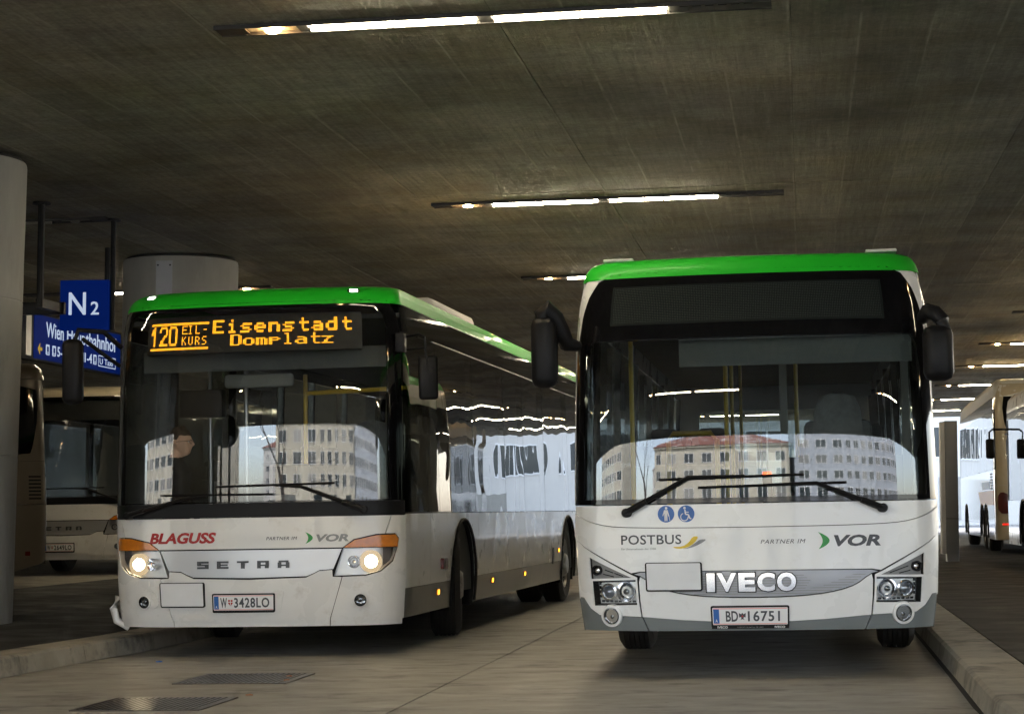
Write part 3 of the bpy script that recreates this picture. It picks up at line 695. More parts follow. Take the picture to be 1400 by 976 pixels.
limb(Vector((0, 0, -0.02)), Vector((0.02, 0, 1)), 4.0, 0.24, 0)
tr.build('trunk', 'bark', t); br.build('crown', 'bark', t)
# ------------------------------------------------------------------ buses
def gridlay(name, S, us, zs, mat, parent, off=0.0):
    V = [(u, z) for z in zs for u in us]; n = len(us)
    F = [(j * n + i, j * n + i + 1, (j + 1) * n + i + 1, (j + 1) * n + i) for j in range(len(zs) - 1) for i in range(n - 1)]
    return lay(name, S, V, F, mat, parent, off, 0)
def frange(a, b, n): return [a + (b - a) * i / n for i in range(n + 1)]
def wheel(root, x, y, z, r, side, turn=0.0, double=False):
    """hub cap faces outwards (side = +1 right, -1 left)"""
    w = bpy.data.objects.new('wheel', None); COL.objects.link(w); w.parent = root; w.location = (x, y, z); w.rotation_euler = (0, 0, R(turn)); w.empty_display_size = 0.2
    hw = 0.145; m = AX((0, 0, 0), (side, 0, 0)); k = r - 0.29
    pr = [(0.29, -hw + 0.03), (r - 0.06, -hw), (r - 0.015, -hw + 0.03)]
    for q in (-0.09, -0.05, -0.01, 0.03, 0.07):
        pr += [(r, q - 0.018), (r, q + 0.010), (r - 0.012, q + 0.012), (r - 0.012, q + 0.020)]
    pr += [(r, 0.095), (r - 0.015, hw - 0.03), (r - 0.06, hw), (0.30, hw - 0.02), (0.285, hw - 0.05)]
    tb = MB(); tb.lathe(pr, m, 48)
    if double: tb.lathe([(a, b - 0.33) for a, b in pr], m, 40)
    tb.build('tyre', 'rubber', w, 30)
    MB().lathe([(0.30, 0.05), (0.30, hw - 0.025), (0.27, hw - 0.02), (0.25, hw - 0.07), (0.17, hw - 0.09), (0.15, hw - 0.02), (0.11, hw + 0.02), (0.0, hw + 0.025)], m, 40).build('rim', 'rim', w, 30)
    b = MB()
    for q in range(10):
        a = 2 * math.pi * q / 10; b.lathe([(0.014, 0), (0.014, 0.035), (0.008, 0.045)], m @ Matrix.Translation((0.2 * math.cos(a), 0.2 * math.sin(a), hw - 0.085)), 6)
    b.build('wheel_nut', 'rim', w, 30)
    return w
def shell(root, S, L, c):
    ue = c['ue']; uL = S.uy(L); zb, zs, zbelt, zg, zt, ztop = c['zb'], c['skirt'], c['belt'], c['gtop'], c['band'], c['top']
    ra, zc = c.get('ra', 0.62), 0.48
    def bottom(z):
        o = []
        for y in c['wheels']:
            uc = S.uy(y); s = (z - zc) / ra; a1 = math.asin(s); a0 = math.pi - a1
            o += [(uc + ra * math.cos(a0 + (a1 - a0) * k / 14), zc + ra * math.sin(a0 + (a1 - a0) * k / 14)) for k in range(15)]
        return o
    for sd in (1, -1):
        fl = (lambda p: p) if sd > 0 else mir
        seams = c.get('seams', []); edges = [ue + 0.004] + [S.uy(y) for y in seams] + [uL]
        low = bottom(zs + 0.004)
        for a, b in zip(edges, edges[1:]):
            seg = [p for p in low if a < p[0] < b]
            poly = [(a + 0.003, zs + 0.004)] + seg + [(b - 0.003, zs + 0.004), (b - 0.003, zbelt), (a + 0.003, zbelt)]
            patch('side_panel', S, fl(poly), c['paint'], root, res=0.22)
        # skirt pieces between the wheel arches
        xs = [ue + 0.004] + [S.uy(y) for y in c['wheels']] + [uL]
        for i in range(len(xs) - 1):
            a, b = xs[i], xs[i + 1]
            dl = math.sqrt(ra ** 2 - (zb - zc) ** 2); du_ = math.sqrt(max(0, ra ** 2 - (zs - zc) ** 2)); dm = ra
            pl_ = [(a, zb), (a, zs)] if i == 0 else [(a + dl, zb), (a + dm, zc), (a + du_, zs)]
            pr_ = [(b, zs), (b, zb)] if i == len(xs) - 2 else [(b - du_, zs), (b - dm, zc), (b - dl, zb)]
            patch('skirt', S, fl([pl_[0], pr_[-1]] + pr_[:-1][::-1] + pl_[1:][::-1]), c['skirtm'], root, res=0.3)
        for y in c['wheels']:
            uc = S.uy(y)
            pts = [S.pt(sd * (uc + (ra + 0.004) * math.cos(a)), zc + (ra + 0.004) * math.sin(a), 0.004) for a in [R(-16 + 212 * k / 26) for k in range(27)]]
            MB().tube(pts, 0.016, 6).build('arch_trim', 'black', root)
            w = MB(); n = 20
            for k in range(n + 1):
                a = R(-20 + 220 * k / n)
                for x in (sd * 0.62, sd * 1.235): w.v.append((x, y + (ra + 0.01) * math.cos(a), zc + (ra + 0.01) * math.sin(a)))
            w.f += [(2 * k, 2 * k + 1, 2 * k + 3, 2 * k + 2) for k in range(n)]; w.f.append(tuple(2 * k for k in range(n + 1)))
            w.build('wheel_well', 'black', root)
        for (y0, y1) in c['panes']:
            a, b = max(S.uy(y0), ue) + 0.005, S.uy(y1) - 0.005
            patch('side_window', S, fl(rrect(a, zbelt + 0.006, b, zg, 0.02, 2)), c.get('glass', 'side_glass'), root, off=-0.002, th=0.004, res=0.25)
        for y in [p[1] for p in c['panes']]:
            a = S.uy(y); patch('window_pillar', S, fl([(a - 0.04, zbelt), (a + 0.04, zbelt), (a + 0.04, zg), (a - 0.04, zg)]), 'gloss', root, off=-0.012, th=0.05, res=0.4)
        patch('window_header', S, fl([(ue, zg + 0.004), (uL, zg + 0.004), (uL, zt), (ue, zt)]), c.get('header', 'gloss'), root, res=0.25)
        # inner lining below the belt
        MB().box(min(sd * 1.17, sd * 1.22), max(sd * 1.17, sd * 1.22), 0.9, L - 0.05, 0.42, zbelt - 0.02).build('inner_lining', 'inner', root, 0)
    us = [-u for u in reversed(frange(1.8, uL, 14)[1:])] + frange(-1.8, 1.8, 60) + frange(1.8, uL, 14)[1:]
    gridlay('roof_edge', S, us, frange(zt + 0.004, ztop, 10), c['roofm'], root)
    lp = [S.base(u, ztop) for u in us]; n = len(lp)
    rf = MB(); rf.v = [tuple(p) for p in lp] + [(p.x * 0.9, p.y, ztop + 0.002) for p in lp]
    rf.f = [(i, i + 1, n + i + 1, n + i) for i in range(n - 1)] + [tuple(range(n, 2 * n))]
    rf.build('roof', c.get('rooftop', 'roofgrey'), root, 30)
    RS = Flat((0, L, 0), (-1, 0, 0), (0, 0, 1)); hw = S.hw
    prof = [(z, hw * lerp(S.tw, z)) for z in (zb, zbelt, 2.0, 2.5, zt, (zt + ztop) / 2, ztop)]
    hole = [rrect(-0.95, zbelt + 0.25, 0.95, zg - 0.15, 0.1)] if c.get('rearwin') else []
    patch('rear_wall', RS, [(-x, z) for z, x in prof] [::-1] + [(x, z) for z, x in prof], c['paint'], root, holes=hole, res=0.5)
    if hole: patch('rear_window', RS, hole[0], 'side_glass', root, off=-0.01, th=0.0, res=0.5)
    MB().box(-1.1, 1.1, 0.45, L - 0.05, zb + 0.03, 0.40).build('underbody', 'black', root, 0)
    MB().box(-1.2, 1.2, 0.5, L - 0.06, zt - 0.10, zt - 0.06).build('inner_ceiling', 'inner', root, 0)
def seats(root, ys, y_split=None):
    s0 = None
    for y in ys:
        for x in (-0.98, -0.52, 0.52, 0.98):
            if s0 is None:
                m = MB(); m.box(-0.21, 0.21, 0, 0.44, 0.40, 0.52, 0.04); m.box(-0.21, 0.21, 0.38, 0.50, 0.46, 1.12, 0.05); m.box(-0.13, 0.13, 0.42, 0.51, 1.08, 1.28, 0.04); m.box(-0.18, 0.18, 0.08, 0.36, 0.0, 0.41)
                s0 = m.build('passenger_seat', 'seat', root); o = s0
            else: o = s0.copy(); COL.objects.link(o)
            o.location = (x, y, 0.42 if y < 5 else 0.66)
def driver_place(root, x, y, backrest_z=1.28):
    MB().box(x - 0.3, x + 0.3, y - 0.28, y + 0.42, 0.40, 0.75).build('driver_plinth', 'inner', root, 0)
    m = MB(); m.box(x - 0.25, x + 0.25, y - 0.2, y + 0.3, 0.95, 1.08, 0.05); m.tube([(x, y + 0.1, 0.75), (x, y + 0.1, 0.98)], 0.08, 10)
    s = m.build('driver_seat', 'seat', root)
    b = MB(); pr = [(0.25, 1.02), (0.27, 1.35), (0.26, 1.6), (0.19, 1.72), (0.175, 1.9), (0.13, 2.0), (0.05, 2.02)]
    for (w, z) in pr: b.v += [(x - w, y + 0.26 + (z - 1) * .06, z), (x - w * .6, y + 0.20 + (z - 1) * .06, z), (x + w * .6, y + 0.20 + (z - 1) * .06, z), (x + w, y + 0.26 + (z - 1) * .06, z), (x + w * .7, y + 0.36 + (z - 1) * .06, z), (x - w * .7, y + 0.36 + (z - 1) * .06, z)]
    for i in range(len(pr) - 1): b.f += [(i * 6 + k, i * 6 + (k + 1) % 6, i * 6 + 6 + (k + 1) % 6, i * 6 + 6 + k) for k in range(6)]
    b.f += [tuple(range(6))[::-1], tuple((len(pr) - 1) * 6 + k for k in range(6))]
    b.build('driver_backrest', 'seat2', root, 60)
    w = MB(); c = Vector((x, y - 0.55, 1.14)); ax = Vector((0, -0.62, 0.78)).normalized(); e1 = Vector((1, 0, 0)); e2 = ax.cross(e1)
    w.tube([c + (e1 * math.cos(a) + e2 * math.sin(a)) * 0.24 for a in [2 * math.pi * k / 28 for k in range(29)]], 0.015, 8, cap=False)
    for a in (0.2, 2.9, 4.7): w.tube([c, c + (e1 * math.cos(a) + e2 * math.sin(a)) * 0.24], 0.018, 6)
    w.tube([c, c - ax * 0.35], 0.04, 8); w.build('steering_wheel', 'black', root)

def plate(S, root, x0, z0, w, h, txt1, txt2, crest, off=0.02):
    pf = patch('number_plate', S, rrect(x0 - 0.012, z0 - 0.02, x0 + w + 0.012, z0 + h + 0.012, 0.012), 'black', root, off=off, th=off, res=0.12)
    patch('plate_face', S, rrect(x0, z0, x0 + w, z0 + h, 0.006, 2), 'plate', pf, off=off + 0.003, th=0.003, res=0.12)
    for z in (z0 + 0.003, z0 + h - 0.009): patch('red_line', S, [(x0 + 0.004, z), (x0 + w - 0.004, z), (x0 + w - 0.004, z + 0.006), (x0 + 0.004, z + 0.006)], 'plate_red', pf, off=off + 0.0045, th=0.001, res=0.12)
    patch('country_band', S, [(x0 + 0.006, z0 + 0.01), (x0 + 0.046, z0 + 0.01), (x0 + 0.046, z0 + h - 0.01), (x0 + 0.006, z0 + h - 0.01)], 'blue', pf, off=off + 0.0045, th=0.001)
    words('plate_letter', S, 'A', x0 + 0.018, z0 + 0.018, 0.016, 0.02, 'paper', pf, off + 0.006, 0.001, bold=0.02)
    zt, ht = z0 + 0.022, h - 0.044
    a, b, wa, wb, xa, xb = crest
    words('plate_text', S, txt1, x0 + xa, zt, wa, ht, 'ink', pf, off + 0.0055, 0.001, bold=0.022)
    words('plate_text', S, txt2, x0 + xb, zt, wb, ht, 'ink', pf, off + 0.0055, 0.001, bold=0.022, spacing=1.12)
    sx = x0 + a; sz = z0 + h / 2
    sh = [(sx - 0.019, sz + 0.024), (sx - 0.019, sz - 0.005), (sx, sz - 0.027), (sx + 0.019, sz - 0.005), (sx + 0.019, sz + 0.024)]
    if b == 'shield':
        patch('crest', S, sh, 'ink_red', pf, off=off + 0.0055, th=0.001)
        polys('crest_cross', S, [[(sx - 0.003, sz - 0.022), (sx + 0.003, sz - 0.022), (sx + 0.003, sz + 0.024), (sx - 0.003, sz + 0.024)], [(sx - 0.019, sz + 0.003), (sx - 0.0035, sz + 0.003), (sx - 0.0035, sz + 0.009), (sx - 0.019, sz + 0.009)], [(sx + 0.0035, sz + 0.003), (sx + 0.019, sz + 0.003), (sx + 0.019, sz + 0.009), (sx + 0.0035, sz + 0.009)]], 'paper', pf, off + 0.0068, 0.001)
    else:
        polys('crest', S, [disc(sx, sz, 0.010, 10, 0.022)] + [[(sx + q * 0.006, sz + 0.012), (sx + q * 0.024, sz + 0.022), (sx + q * 0.022, sz - 0.008), (sx + q * 0.008, sz - 0.004)] for q in (-1, 1)] + [[(sx + q * 0.004, sz - 0.012), (sx + q * 0.015, sz - 0.026), (sx + q * 0.006, sz - 0.022)] for q in (-1, 1)], 'ink', pf, off + 0.0055, 0.001)
        patch('crest_shield', S, disc(sx, sz, 0.006, 8), 'ink_red', pf, off=off + 0.0075, th=0.001)
    return pf
def blank_plate(S, root, x0, z0, x1, z1, d=0.0):
    b = patch('blank_plate_holder', S, rrect(x0, z0, x1, z1, 0.015), 'black', root, off=0.018 + d, th=0.018, res=0.1)
    patch('blank_plate', S, rrect(x0 + 0.011, z0 + 0.011, x1 - 0.011, z1 - 0.006, 0.008), 'blank', b, off=0.021 + d, th=0.003, res=0.1)
    return b
def chevron(S, root, x0, z0, w, h, off=0.003):
    n = 10
    outer = [(x0 + w * math.sin(math.pi * k / n) ** 0.9 if 0 < k < n else x0, z0 + h * k / n) for k in range(n + 1)]
    inner = [(x0 + 0.38 * w * math.sin(math.pi * k / n), z0 + h * k / n) for k in range(n - 1, 0, -1)]
    polys('chevron_mark', S, [outer + inner], 'ink_green', root, off)
def wiper(S, root, pivot, elbow, mid, b0, b1):
    a = MB(); m1 = ((pivot[0] * 2 + elbow[0]) / 3, (pivot[1] * 2 + elbow[1]) / 3)
    a.tube([S.pt(*pivot, 0.05), S.pt(*m1, 0.06)], [0.024, 0.022], 8); a.tube([S.pt(*m1, 0.06), S.pt(*elbow, 0.055), S.pt(*mid, 0.045)], [0.017, 0.013, 0.009], 8)
    a.lathe([(0.03, -0.05), (0.032, 0.02), (0.026, 0.03), (0.0, 0.032)], axis_at(S, *pivot, 0.04), 16)
    w = a.build('wiper', 'black', root)
    n = 12; MB().tube([S.pt(b0[0] + (b1[0] - b0[0]) * k / n, b0[1] + (b1[1] - b0[1]) * k / n, 0.02) for k in range(n + 1)], 0.010, 6).build('blade', 'black', w)
def mirror_head(root, c, size, rz, arms, name='mirror'):
    m = MB(); sx, sy, sz = size; m.box(-sx / 2, sx / 2, -sy / 2, sy / 2, -sz / 2, sz / 2, min(sx, sy) * 0.38)
    o = m.build(name, 'black', root, 60); o.location = c; o.rotation_euler = (0, 0, R(rz))
    g_ = MB(); g_.box(-sx / 2 + 0.02, sx / 2 - 0.02, sy / 2 - 0.004, sy / 2 + 0.002, -sz / 2 + 0.04, sz / 2 - 0.04); g_.build('mirror_glass', 'chrome', o, 0)
    a = MB()
    for pts, r in arms: a.tube(pts, r, 8)
    a.build('mirror_arm', 'black', root, 50)
    return o
# ---- dot matrix letters
G5 = {'E': '11111 10000 10000 11110 10000 10000 11111', 'i': '00100 00000 01100 00100 00100 00100 01110', 's': '00000 00000 01111 10000 01110 00001 11110', 'e': '00000 00000 01110 10001 11111 10000 01110',
      'n': '00000 00000 11110 10001 10001 10001 10001', 't': '00100 00100 01111 00100 00100 00100 00011', 'a': '00000 00000 01110 00001 01111 10001 01111', 'd': '00001 00001 01111 10001 10001 10001 01111',
      'D': '11110 10001 10001 10001 10001 10001 11110', 'o': '00000 00000 01110 10001 10001 10001 01110', 'm': '00000 00000 11110 10101 10101 10101 10101', 'p': '00000 00000 11110 10001 11110 10000 10000',
      'l': '01100 00100 00100 00100 00100 00100 01110', 'z': '00000 00000 11111 00010 00100 01000 11111', '1': '00100 01100 11100 00100 00100 00100 00100', '2': '01110 10001 00001 00010 00100 01000 11111',
      '0': '01110 10001 10001 10001 10001 10001 01110', 'I': '11100 01000 01000 01000 01000 01000 11100', 'L': '10000 10000 10000 10000 10000 10000 11110', '-': '00000 00000 00000 01110 00000 00000 00000',
      'K': '10010 10100 11000 11000 10100 10010 10010', 'U': '10010 10010 10010 10010 10010 10010 01100', 'R': '11100 10010 10010 11100 10100 10010 10010', 'S': '01110 10000 10000 01100 00010 00010 11100'}
def dots(txt, x0, ztop, pitch, cw, ch, adv, fat=0):
    out = set()
    for i, c in enumerate(txt):
        g_ = G5[c].split()
        for b in range(ch):
            for a in range(cw):
                if g_[min(6, int((b + 0.5) * 7 / ch))][min(4, int((a + 0.5) * 5 / cw))] == '1':
                    for f in range(fat + 1): out.add((i * adv + a + f, b))
    return [(x0 + a * pitch, ztop - b * pitch) for a, b in out]
def dot_mesh(name, S, pts, r, mat, parent, off, n=6):
    V = []; F = []
    for x, z in pts:
        k = len(V); V += [(x + r * math.cos(2 * math.pi * j / n), z + r * math.sin(2 * math.pi * j / n)) for j in range(n)]; F.append(tuple(range(k, k + n)))
    return lay(name, S, V, F, mat, parent, off, 0)

def lowfloor_front(root, S, o):
    """front of the city bus with the silver grille band (left bus and the one parked behind it)"""
    W = o['paint']
    patch('inner_skin', S, [(-1.372, 0.33), (1.372, 0.33), (1.372, 1.15), (-1.372, 1.15)], 'black', root, off=-0.09, th=0.01, res=0.12)
    patch('lower_band', S, [(-1.372, 1.158), (1.372, 1.158), (1.372, 1.273), (-1.372, 1.273)], 'black', root, res=0.08)
    hole = [(-1.2, 1.288), (1.2, 1.288), (1.2, 2.76), (1.175, 2.85), (1.10, 2.905), (-1.10, 2.905), (-1.175, 2.85), (-1.2, 2.76)]
    rt = [(1.372, 1.277), (1.36, 2.0), (1.345, 2.7), (1.30, 2.86), (1.22, 2.962)]
    patch('windscreen_frame', S, rt + mir(rt), 'gloss', root, holes=[hole], th=0.03, res=0.08)
    patch('windscreen', S, hole, 'screen_glass2', root, off=-0.003, th=0, res=0.05)
    up = [(0.795, 0.896), (0.885, 0.962), (1.07, 1.001), (1.148, 1.004), (1.204, 1.153)]
    patch('front_panel', S, up + mir(up), W, root, res=0.07)
    wg = [(0.697, 0.305), (1.374, 0.298), (1.374, 1.153), (1.211, 1.153), (1.156, 1.005), (1.25, 1.004), (1.288, 0.962), (1.274, 0.885), (1.227, 0.772), (1.115, 0.691), (0.983, 0.658), (0.792, 0.654)]
    fogh = disc(0.945, 0.462, 0.052, 20)
    for sd, f in ((1, lambda p: p), (-1, mir)):
        w = patch('bumper_corner', S, f(wg), W, root, holes=[f(fogh)], res=0.06)
        patch('bumper_return', S, f([(0.697, 0.25), (1.374, 0.25), (1.374, 0.30), (0.697, 0.307)]), W, w, off=-0.012, th=0.01)
        MB().lathe([(0.060, -0.004), (0.062, 0.016), (0.050, 0.020), (0.046, -0.02)], axis_at(S, sd * 0.945, 0.462), 24).build('fog_ring', W, w)
        fl = MB(); fl.lathe([(0.046, -0.03), (0.044, 0.008), (0.03, 0.002), (0.012, 0.0), (0, 0.006)], axis_at(S, sd * 0.945, 0.462), 20); fl.build('fog_light', 'lensgrey', w)
        MB().lathe([(0.050, -0.01), (0.050, 0.021), (0.044, 0.022), (0.043, -0.01)], axis_at(S, sd * 0.945, 0.462), 24).build('fog_bezel', 'black', w)
        lens = [(0.796, 0.887), (0.722, 0.664), (0.981, 0.668), (1.108, 0.701), (1.217, 0.779), (1.264, 0.887)]
        h = patch('headlight', S, f(lens), 'reflector2', root, off=-0.075, th=0.01, res=0.05)
        # chrome walls between bowl and lens
        V, F = [], []
        for i in range(len(lens)):
            a, b = lens[i], lens[(i + 1) % len(lens)]
            V.append((a, b))
        wl = MB()
        for a, b in V:
            if sd < 0: a, b = (-a[0], a[1]), (-b[0], b[1])
            wl.add([S.pt(*a, -0.072), S.pt(*b, -0.072), S.pt(*b, -0.008), S.pt(*a, -0.008)], [(0, 1, 2, 3)])
        wl.build('lamp_wall', 'reflector2', h, 0)
        for (uu, zz, rr, lit) in ((1.035, 0.775, 0.088, True), (0.885, 0.775, 0.05, False)):
            bl = MB(); bl.lathe([(rr * 0.3, -0.05), (rr, 0.0), (rr * 1.06, 0.004), (rr * 1.06, -0.05)], axis_at(S, sd * uu, zz, -0.04), 24); bl.build('lamp_bowl', 'bowl_glow' if lit and o['lit'] else 'chrome', h)
            bb = MB(); q = rr * (0.62 if lit else 0.35); bb.lathe([(q * 0.7, -0.02), (q, 0.0), (q * 0.8, 0.02), (0, 0.03)], axis_at(S, sd * uu, zz, -0.055 if not lit else -0.045), 16); bb.build('bulb', ('beam' if lit else 'chrome') if o['lit'] else 'chrome', h)
        patch('lens', S, f(lens), 'lensclear', h, off=-0.002, th=0, res=0.06)
        am = [(0.802, 0.895), (1.265, 0.893), (1.279, 0.958), (1.246, 0.994), (1.075, 0.991), (0.893, 0.954)]
        patch('indicator', S, f(am), 'amber', h, off=0.001, th=0.03, res=0.05)
    fp = chaikin([(0.80, 0.395), (1.10, 0.40), (1.16, 0.44), (1.09, 0.53), (0.98, 0.56), (0.83, 0.55)], 2, True)
    for f in (lambda p: p, mir): patch('fog_pod', S, f(fp), W, root, holes=[f(disc(0.945, 0.462, 0.063, 20))], off=0.010, th=0.01, res=0.05)
    for u0_ in (-0.965, 0.925): patch('tow_eye_cover', S, rrect(u0_, 0.585, u0_ + 0.07, 0.64, 0.012), W, root, off=0.004, th=0.006)
    gl = [(-0.49, 0.664), (0, 0.655), (0.49, 0.664), (0.55, 0.688), (0.60, 0.713), (0.714, 0.719), (0.785, 0.885), (-0.785, 0.885), (-0.714, 0.719), (-0.60, 0.713), (-0.55, 0.688)]
    g_ = patch('grille_band', S, gl, 'silver', root, off=-0.006, res=0.07)
    if o['badge']:
        BL = {'S': ((0, 1, .74, 1), (0, .3, .6, .74), (0, 1, .40, .60), (.7, 1, .26, .40), (0, 1, 0, .26)), 'E': ((0, .3, .26, .74), (0, 1, .74, 1), (.3, .92, .40, .60), (0, 1, 0, .26)),
              'T': ((0, 1, .74, 1), (.35, .65, 0, .74)), 'R': ((0, 1, .76, 1), (0, .3, 0, .76), (.72, 1, .5, .76), (.3, 1, .3, .5), (.66, .98, 0, .3)), 'A': ((0.08, .92, .76, 1), (0, .3, 0, .76), (.7, 1, 0, .76), (.3, .7, .26, .46))}
        for k, ch in enumerate('SETRA'):
            xk = -0.45 + k * (0.797 - 0.098) / 4
            polys('badge_letter', S, [[(xk + 0.098 * a0, 0.734 + 0.062 * c0_), (xk + 0.098 * a1, 0.734 + 0.062 * c0_), (xk + 0.098 * a1, 0.734 + 0.062 * c1_), (xk + 0.098 * a0, 0.734 + 0.062 * c1_)] for a0, a1, c0_, c1_ in BL[ch]], 'ink', g_, 0.006, 0.01)
    ct = [(0.691, 0.305), (0.785, 0.652), (0.71, 0.656), (0.706, 0.711), (0.60, 0.705), (0.548, 0.679), (0.487, 0.652)]
    patch('bumper', S, ct + [(0, 0.640)] + mir(ct), W, root, res=0.07)
    patch('bumper_lip', S, [(-0.69, 0.25), (0.69, 0.25), (0.69, 0.304), (-0.69, 0.304)], W, root, off=-0.012, th=0.01)
    patch('bumper_recess', S, [(-0.36, 0.365), (0.27, 0.365), (0.30, 0.54), (-0.36, 0.54)], W, root, off=0.006, th=0.006, res=0.08)
SA = Body(1.275, [(0, 0), (.6, 5), (.9, 11), (1.1, 26), (1.3, 60), (1.45, 90)],
          [(.2, -10), (.5, -2), (.7, 0), (1.28, 0), (2.3, 5.2), (2.9, 8), (2.95, 18), (3.02, 45), (3.08, 75), (3.12, 86)], 1.2,
          [(0.2, 0.968), (0.35, 0.98), (0.6, 0.995), (0.9, 1.0), (1.25, 1.0), (2.4, 0.985), (2.8, 0.972), (2.95, 0.955), (3.02, 0.935), (3.08, 0.905), (3.12, 0.86)])
SB = Body(1.275, [(0, 0), (.6, 5.2), (.9, 12), (1.08, 26), (1.25, 60), (1.38, 90)],
          [(.2, -10), (.45, -3), (.7, 1), (1.15, 1), (1.3, 1.5), (2.45, 12), (2.78, 16), (2.84, 28), (2.9, 50), (2.94, 75), (2.97, 86)], 1.2,
          [(0.2, 0.955), (0.33, 0.965), (0.55, 0.988), (0.9, 1.0), (1.25, 1.0), (2.3, 0.985), (2.6, 0.97), (2.78, 0.95), (2.87, 0.932), (2.93, 0.905), (2.97, 0.86)])
# ================================================================== left bus (lit display)
A = thing('city_bus', 'white and green city bus with lit amber destination display and headlights on', 'bus', (-4.58, 16.6, 0), -1.43, 'white and green buses at the front')
cfgA = dict(ue=1.376, zb=0.30, skirt=0.54, belt=1.165, gtop=2.70, band=2.93, top=3.12, wheels=(2.85, 10.05), paint='white2', skirtm='dgrey', roofm='green', seams=(1.3, 3.62, 5.35, 6.6, 8.15, 10.9),
            panes=((0.0, 1.72), (1.72, 3.5), (3.5, 5.3), (5.3, 6.58), (6.58, 8.12), (8.12, 10.2), (10.2, 12.9)))
shell(A, SA, 13.0, cfgA)
lowfloor_front(A, SA, dict(paint='white2', lit=True, badge=True))
for sd in (-1, 1):
    wheel(A, sd * 1.09, 2.85, 0.48, 0.48, sd, turn=10); wheel(A, sd * 1.09, 10.05, 0.48, 0.48, sd, double=True)
# roof, marker lamps
MB().box(-0.95, 0.98, 3.0, 5.2, 3.10, 3.27, 0.07).build('roof_unit', 'roofgrey', A, 50)
for u in (-1.02, 0.93):
    m = patch('marker_lamp', SA, rrect(u - 0.055, 3.025, u + 0.055, 3.062, 0.015), 'chrome', A, off=0.006, th=0.02, res=0.03)
    patch('marker_bulb', SA, rrect(u - 0.035, 3.033, u + 0.035, 3.054, 0.008), 'drl', m, off=0.009, th=0.003, res=0.03)
# destination display behind the glass
PB = 0.0107
D1 = patch('destination_display', SA, [(-1.035, 2.565), (0.985, 2.565), (0.985, 2.885), (-1.035, 2.885)], 'display', A, off=-0.10, th=0.06, res=0.1)
allp = [(-1.02 + i * PB, 2.872 - j * PB) for i in range(187) for j in range(28)]
lit = []
for k in range(54):
    for r_ in (0, 1): lit += [(-0.985 + k * PB, 2.828 - r_ * PB), (-0.985 + k * PB, 2.612 - r_ * PB)]
dot_mesh('route_frame', SA, lit, 0.0047, 'led', D1, -0.094)
dot_mesh('route_number', SA, dots('120', -0.985, 2.80, PB, 7, 16, 9, 1), 0.0047, 'led', D1, -0.094)
dot_mesh('route_word', SA, dots('EIL-', -0.662, 2.80, PB, 5, 7, 6), 0.0047, 'led', D1, -0.094)
dot_mesh('route_word', SA, dots('KURS', -0.662, 2.705, PB, 5, 7, 6), 0.0047, 'led', D1, -0.094)
dot_mesh('destination_text', SA, dots('Eisenstadt', -0.372, 2.838, PB, 9, 11, 12, 1), 0.0047, 'led', D1, -0.094)
dot_mesh('destination_text', SA, dots('Domplatz', -0.205, 2.708, PB, 9, 9, 11, 1), 0.0047, 'led', D1, -0.094)
tag(dot_mesh('unlit_dots', SA, allp, 0.0022, 'led_off', D1, -0.0965, 4), kind='stuff')
# lettering on the front
words('operator_name', SA, 'BLAGUSS', -0.885, 0.945, 0.605, 0.092, 'ink_red', A, bold=0.04, shear=0.25)
words('partner_text', SA, 'PARTNER IM', 0.152, 0.965, 0.262, 0.027, 'ink', A, shear=0.25, spacing=1.12)
chevron(SA, A, 0.484, 0.930, 0.062, 0.097)
words('alliance_name', SA, 'VOR', 0.575, 0.945, 0.27, 0.062, 'ink_grey', A, bold=0.04, shear=0.22)
words('fleet_number', SA, '07', -1.335, 1.175, 0.045, 0.03, 'paper', A, bold=0.01)
blank_plate(SA, A, -0.789, 0.416, -0.387, 0.622)
plate(SA, A, -0.306, 0.392, 0.52, 0.125, 'W', '3428LO', (0.150, 'shield', 0.058, 0.305, 0.062, 0.182))
wiper(SA, A, (0.97, 1.205), (0.46, 1.40), (0.2, 1.42), (-0.275, 1.414), (0.736, 1.427))
wiper(SA, A, (-1.077, 1.185), (-0.548, 1.318), (-0.35, 1.335), (-0.769, 1.350), (0.218, 1.344))
mirror_head(A, (-1.47, -0.16, 2.40), (0.17, 0.13, 0.55), -12, [([(-1.16, 0.16, 2.62), (-1.25, -0.02, 2.74), (-1.42, -0.16, 2.75), (-1.47, -0.16, 2.60)], 0.022), ([(-1.17, 0.15, 2.46), (-1.27, 0.0, 2.56), (-1.40, -0.12, 2.68)], 0.018)])
mirror_head(A, (1.47, 0.36, 2.30), (0.165, 0.07, 0.37), 18, [([(1.27, 0.42, 2.655), (1.40, 0.34, 2.665), (1.45, 0.32, 2.64), (1.47, 0.33, 2.40)], 0.011), ([(1.27, 0.42, 2.545), (1.455, 0.33, 2.55)], 0.009)])
MB().box(1.20, 1.275, 0.30, 0.42, 2.52, 2.68, 0.01).build('mirror_bracket', 'black', A)
# hanging corner flap of the open entrance side
fl_ = MB(); fl_.tube([(-1.27, 0.36, 0.50), (-1.30, 0.33, 0.40), (-1.27, 0.33, 0.30), (-1.17, 0.36, 0.235)], [0.03, 0.036, 0.034, 0.03], 8); fl_.build('door_flap', 'white2', A, 60)
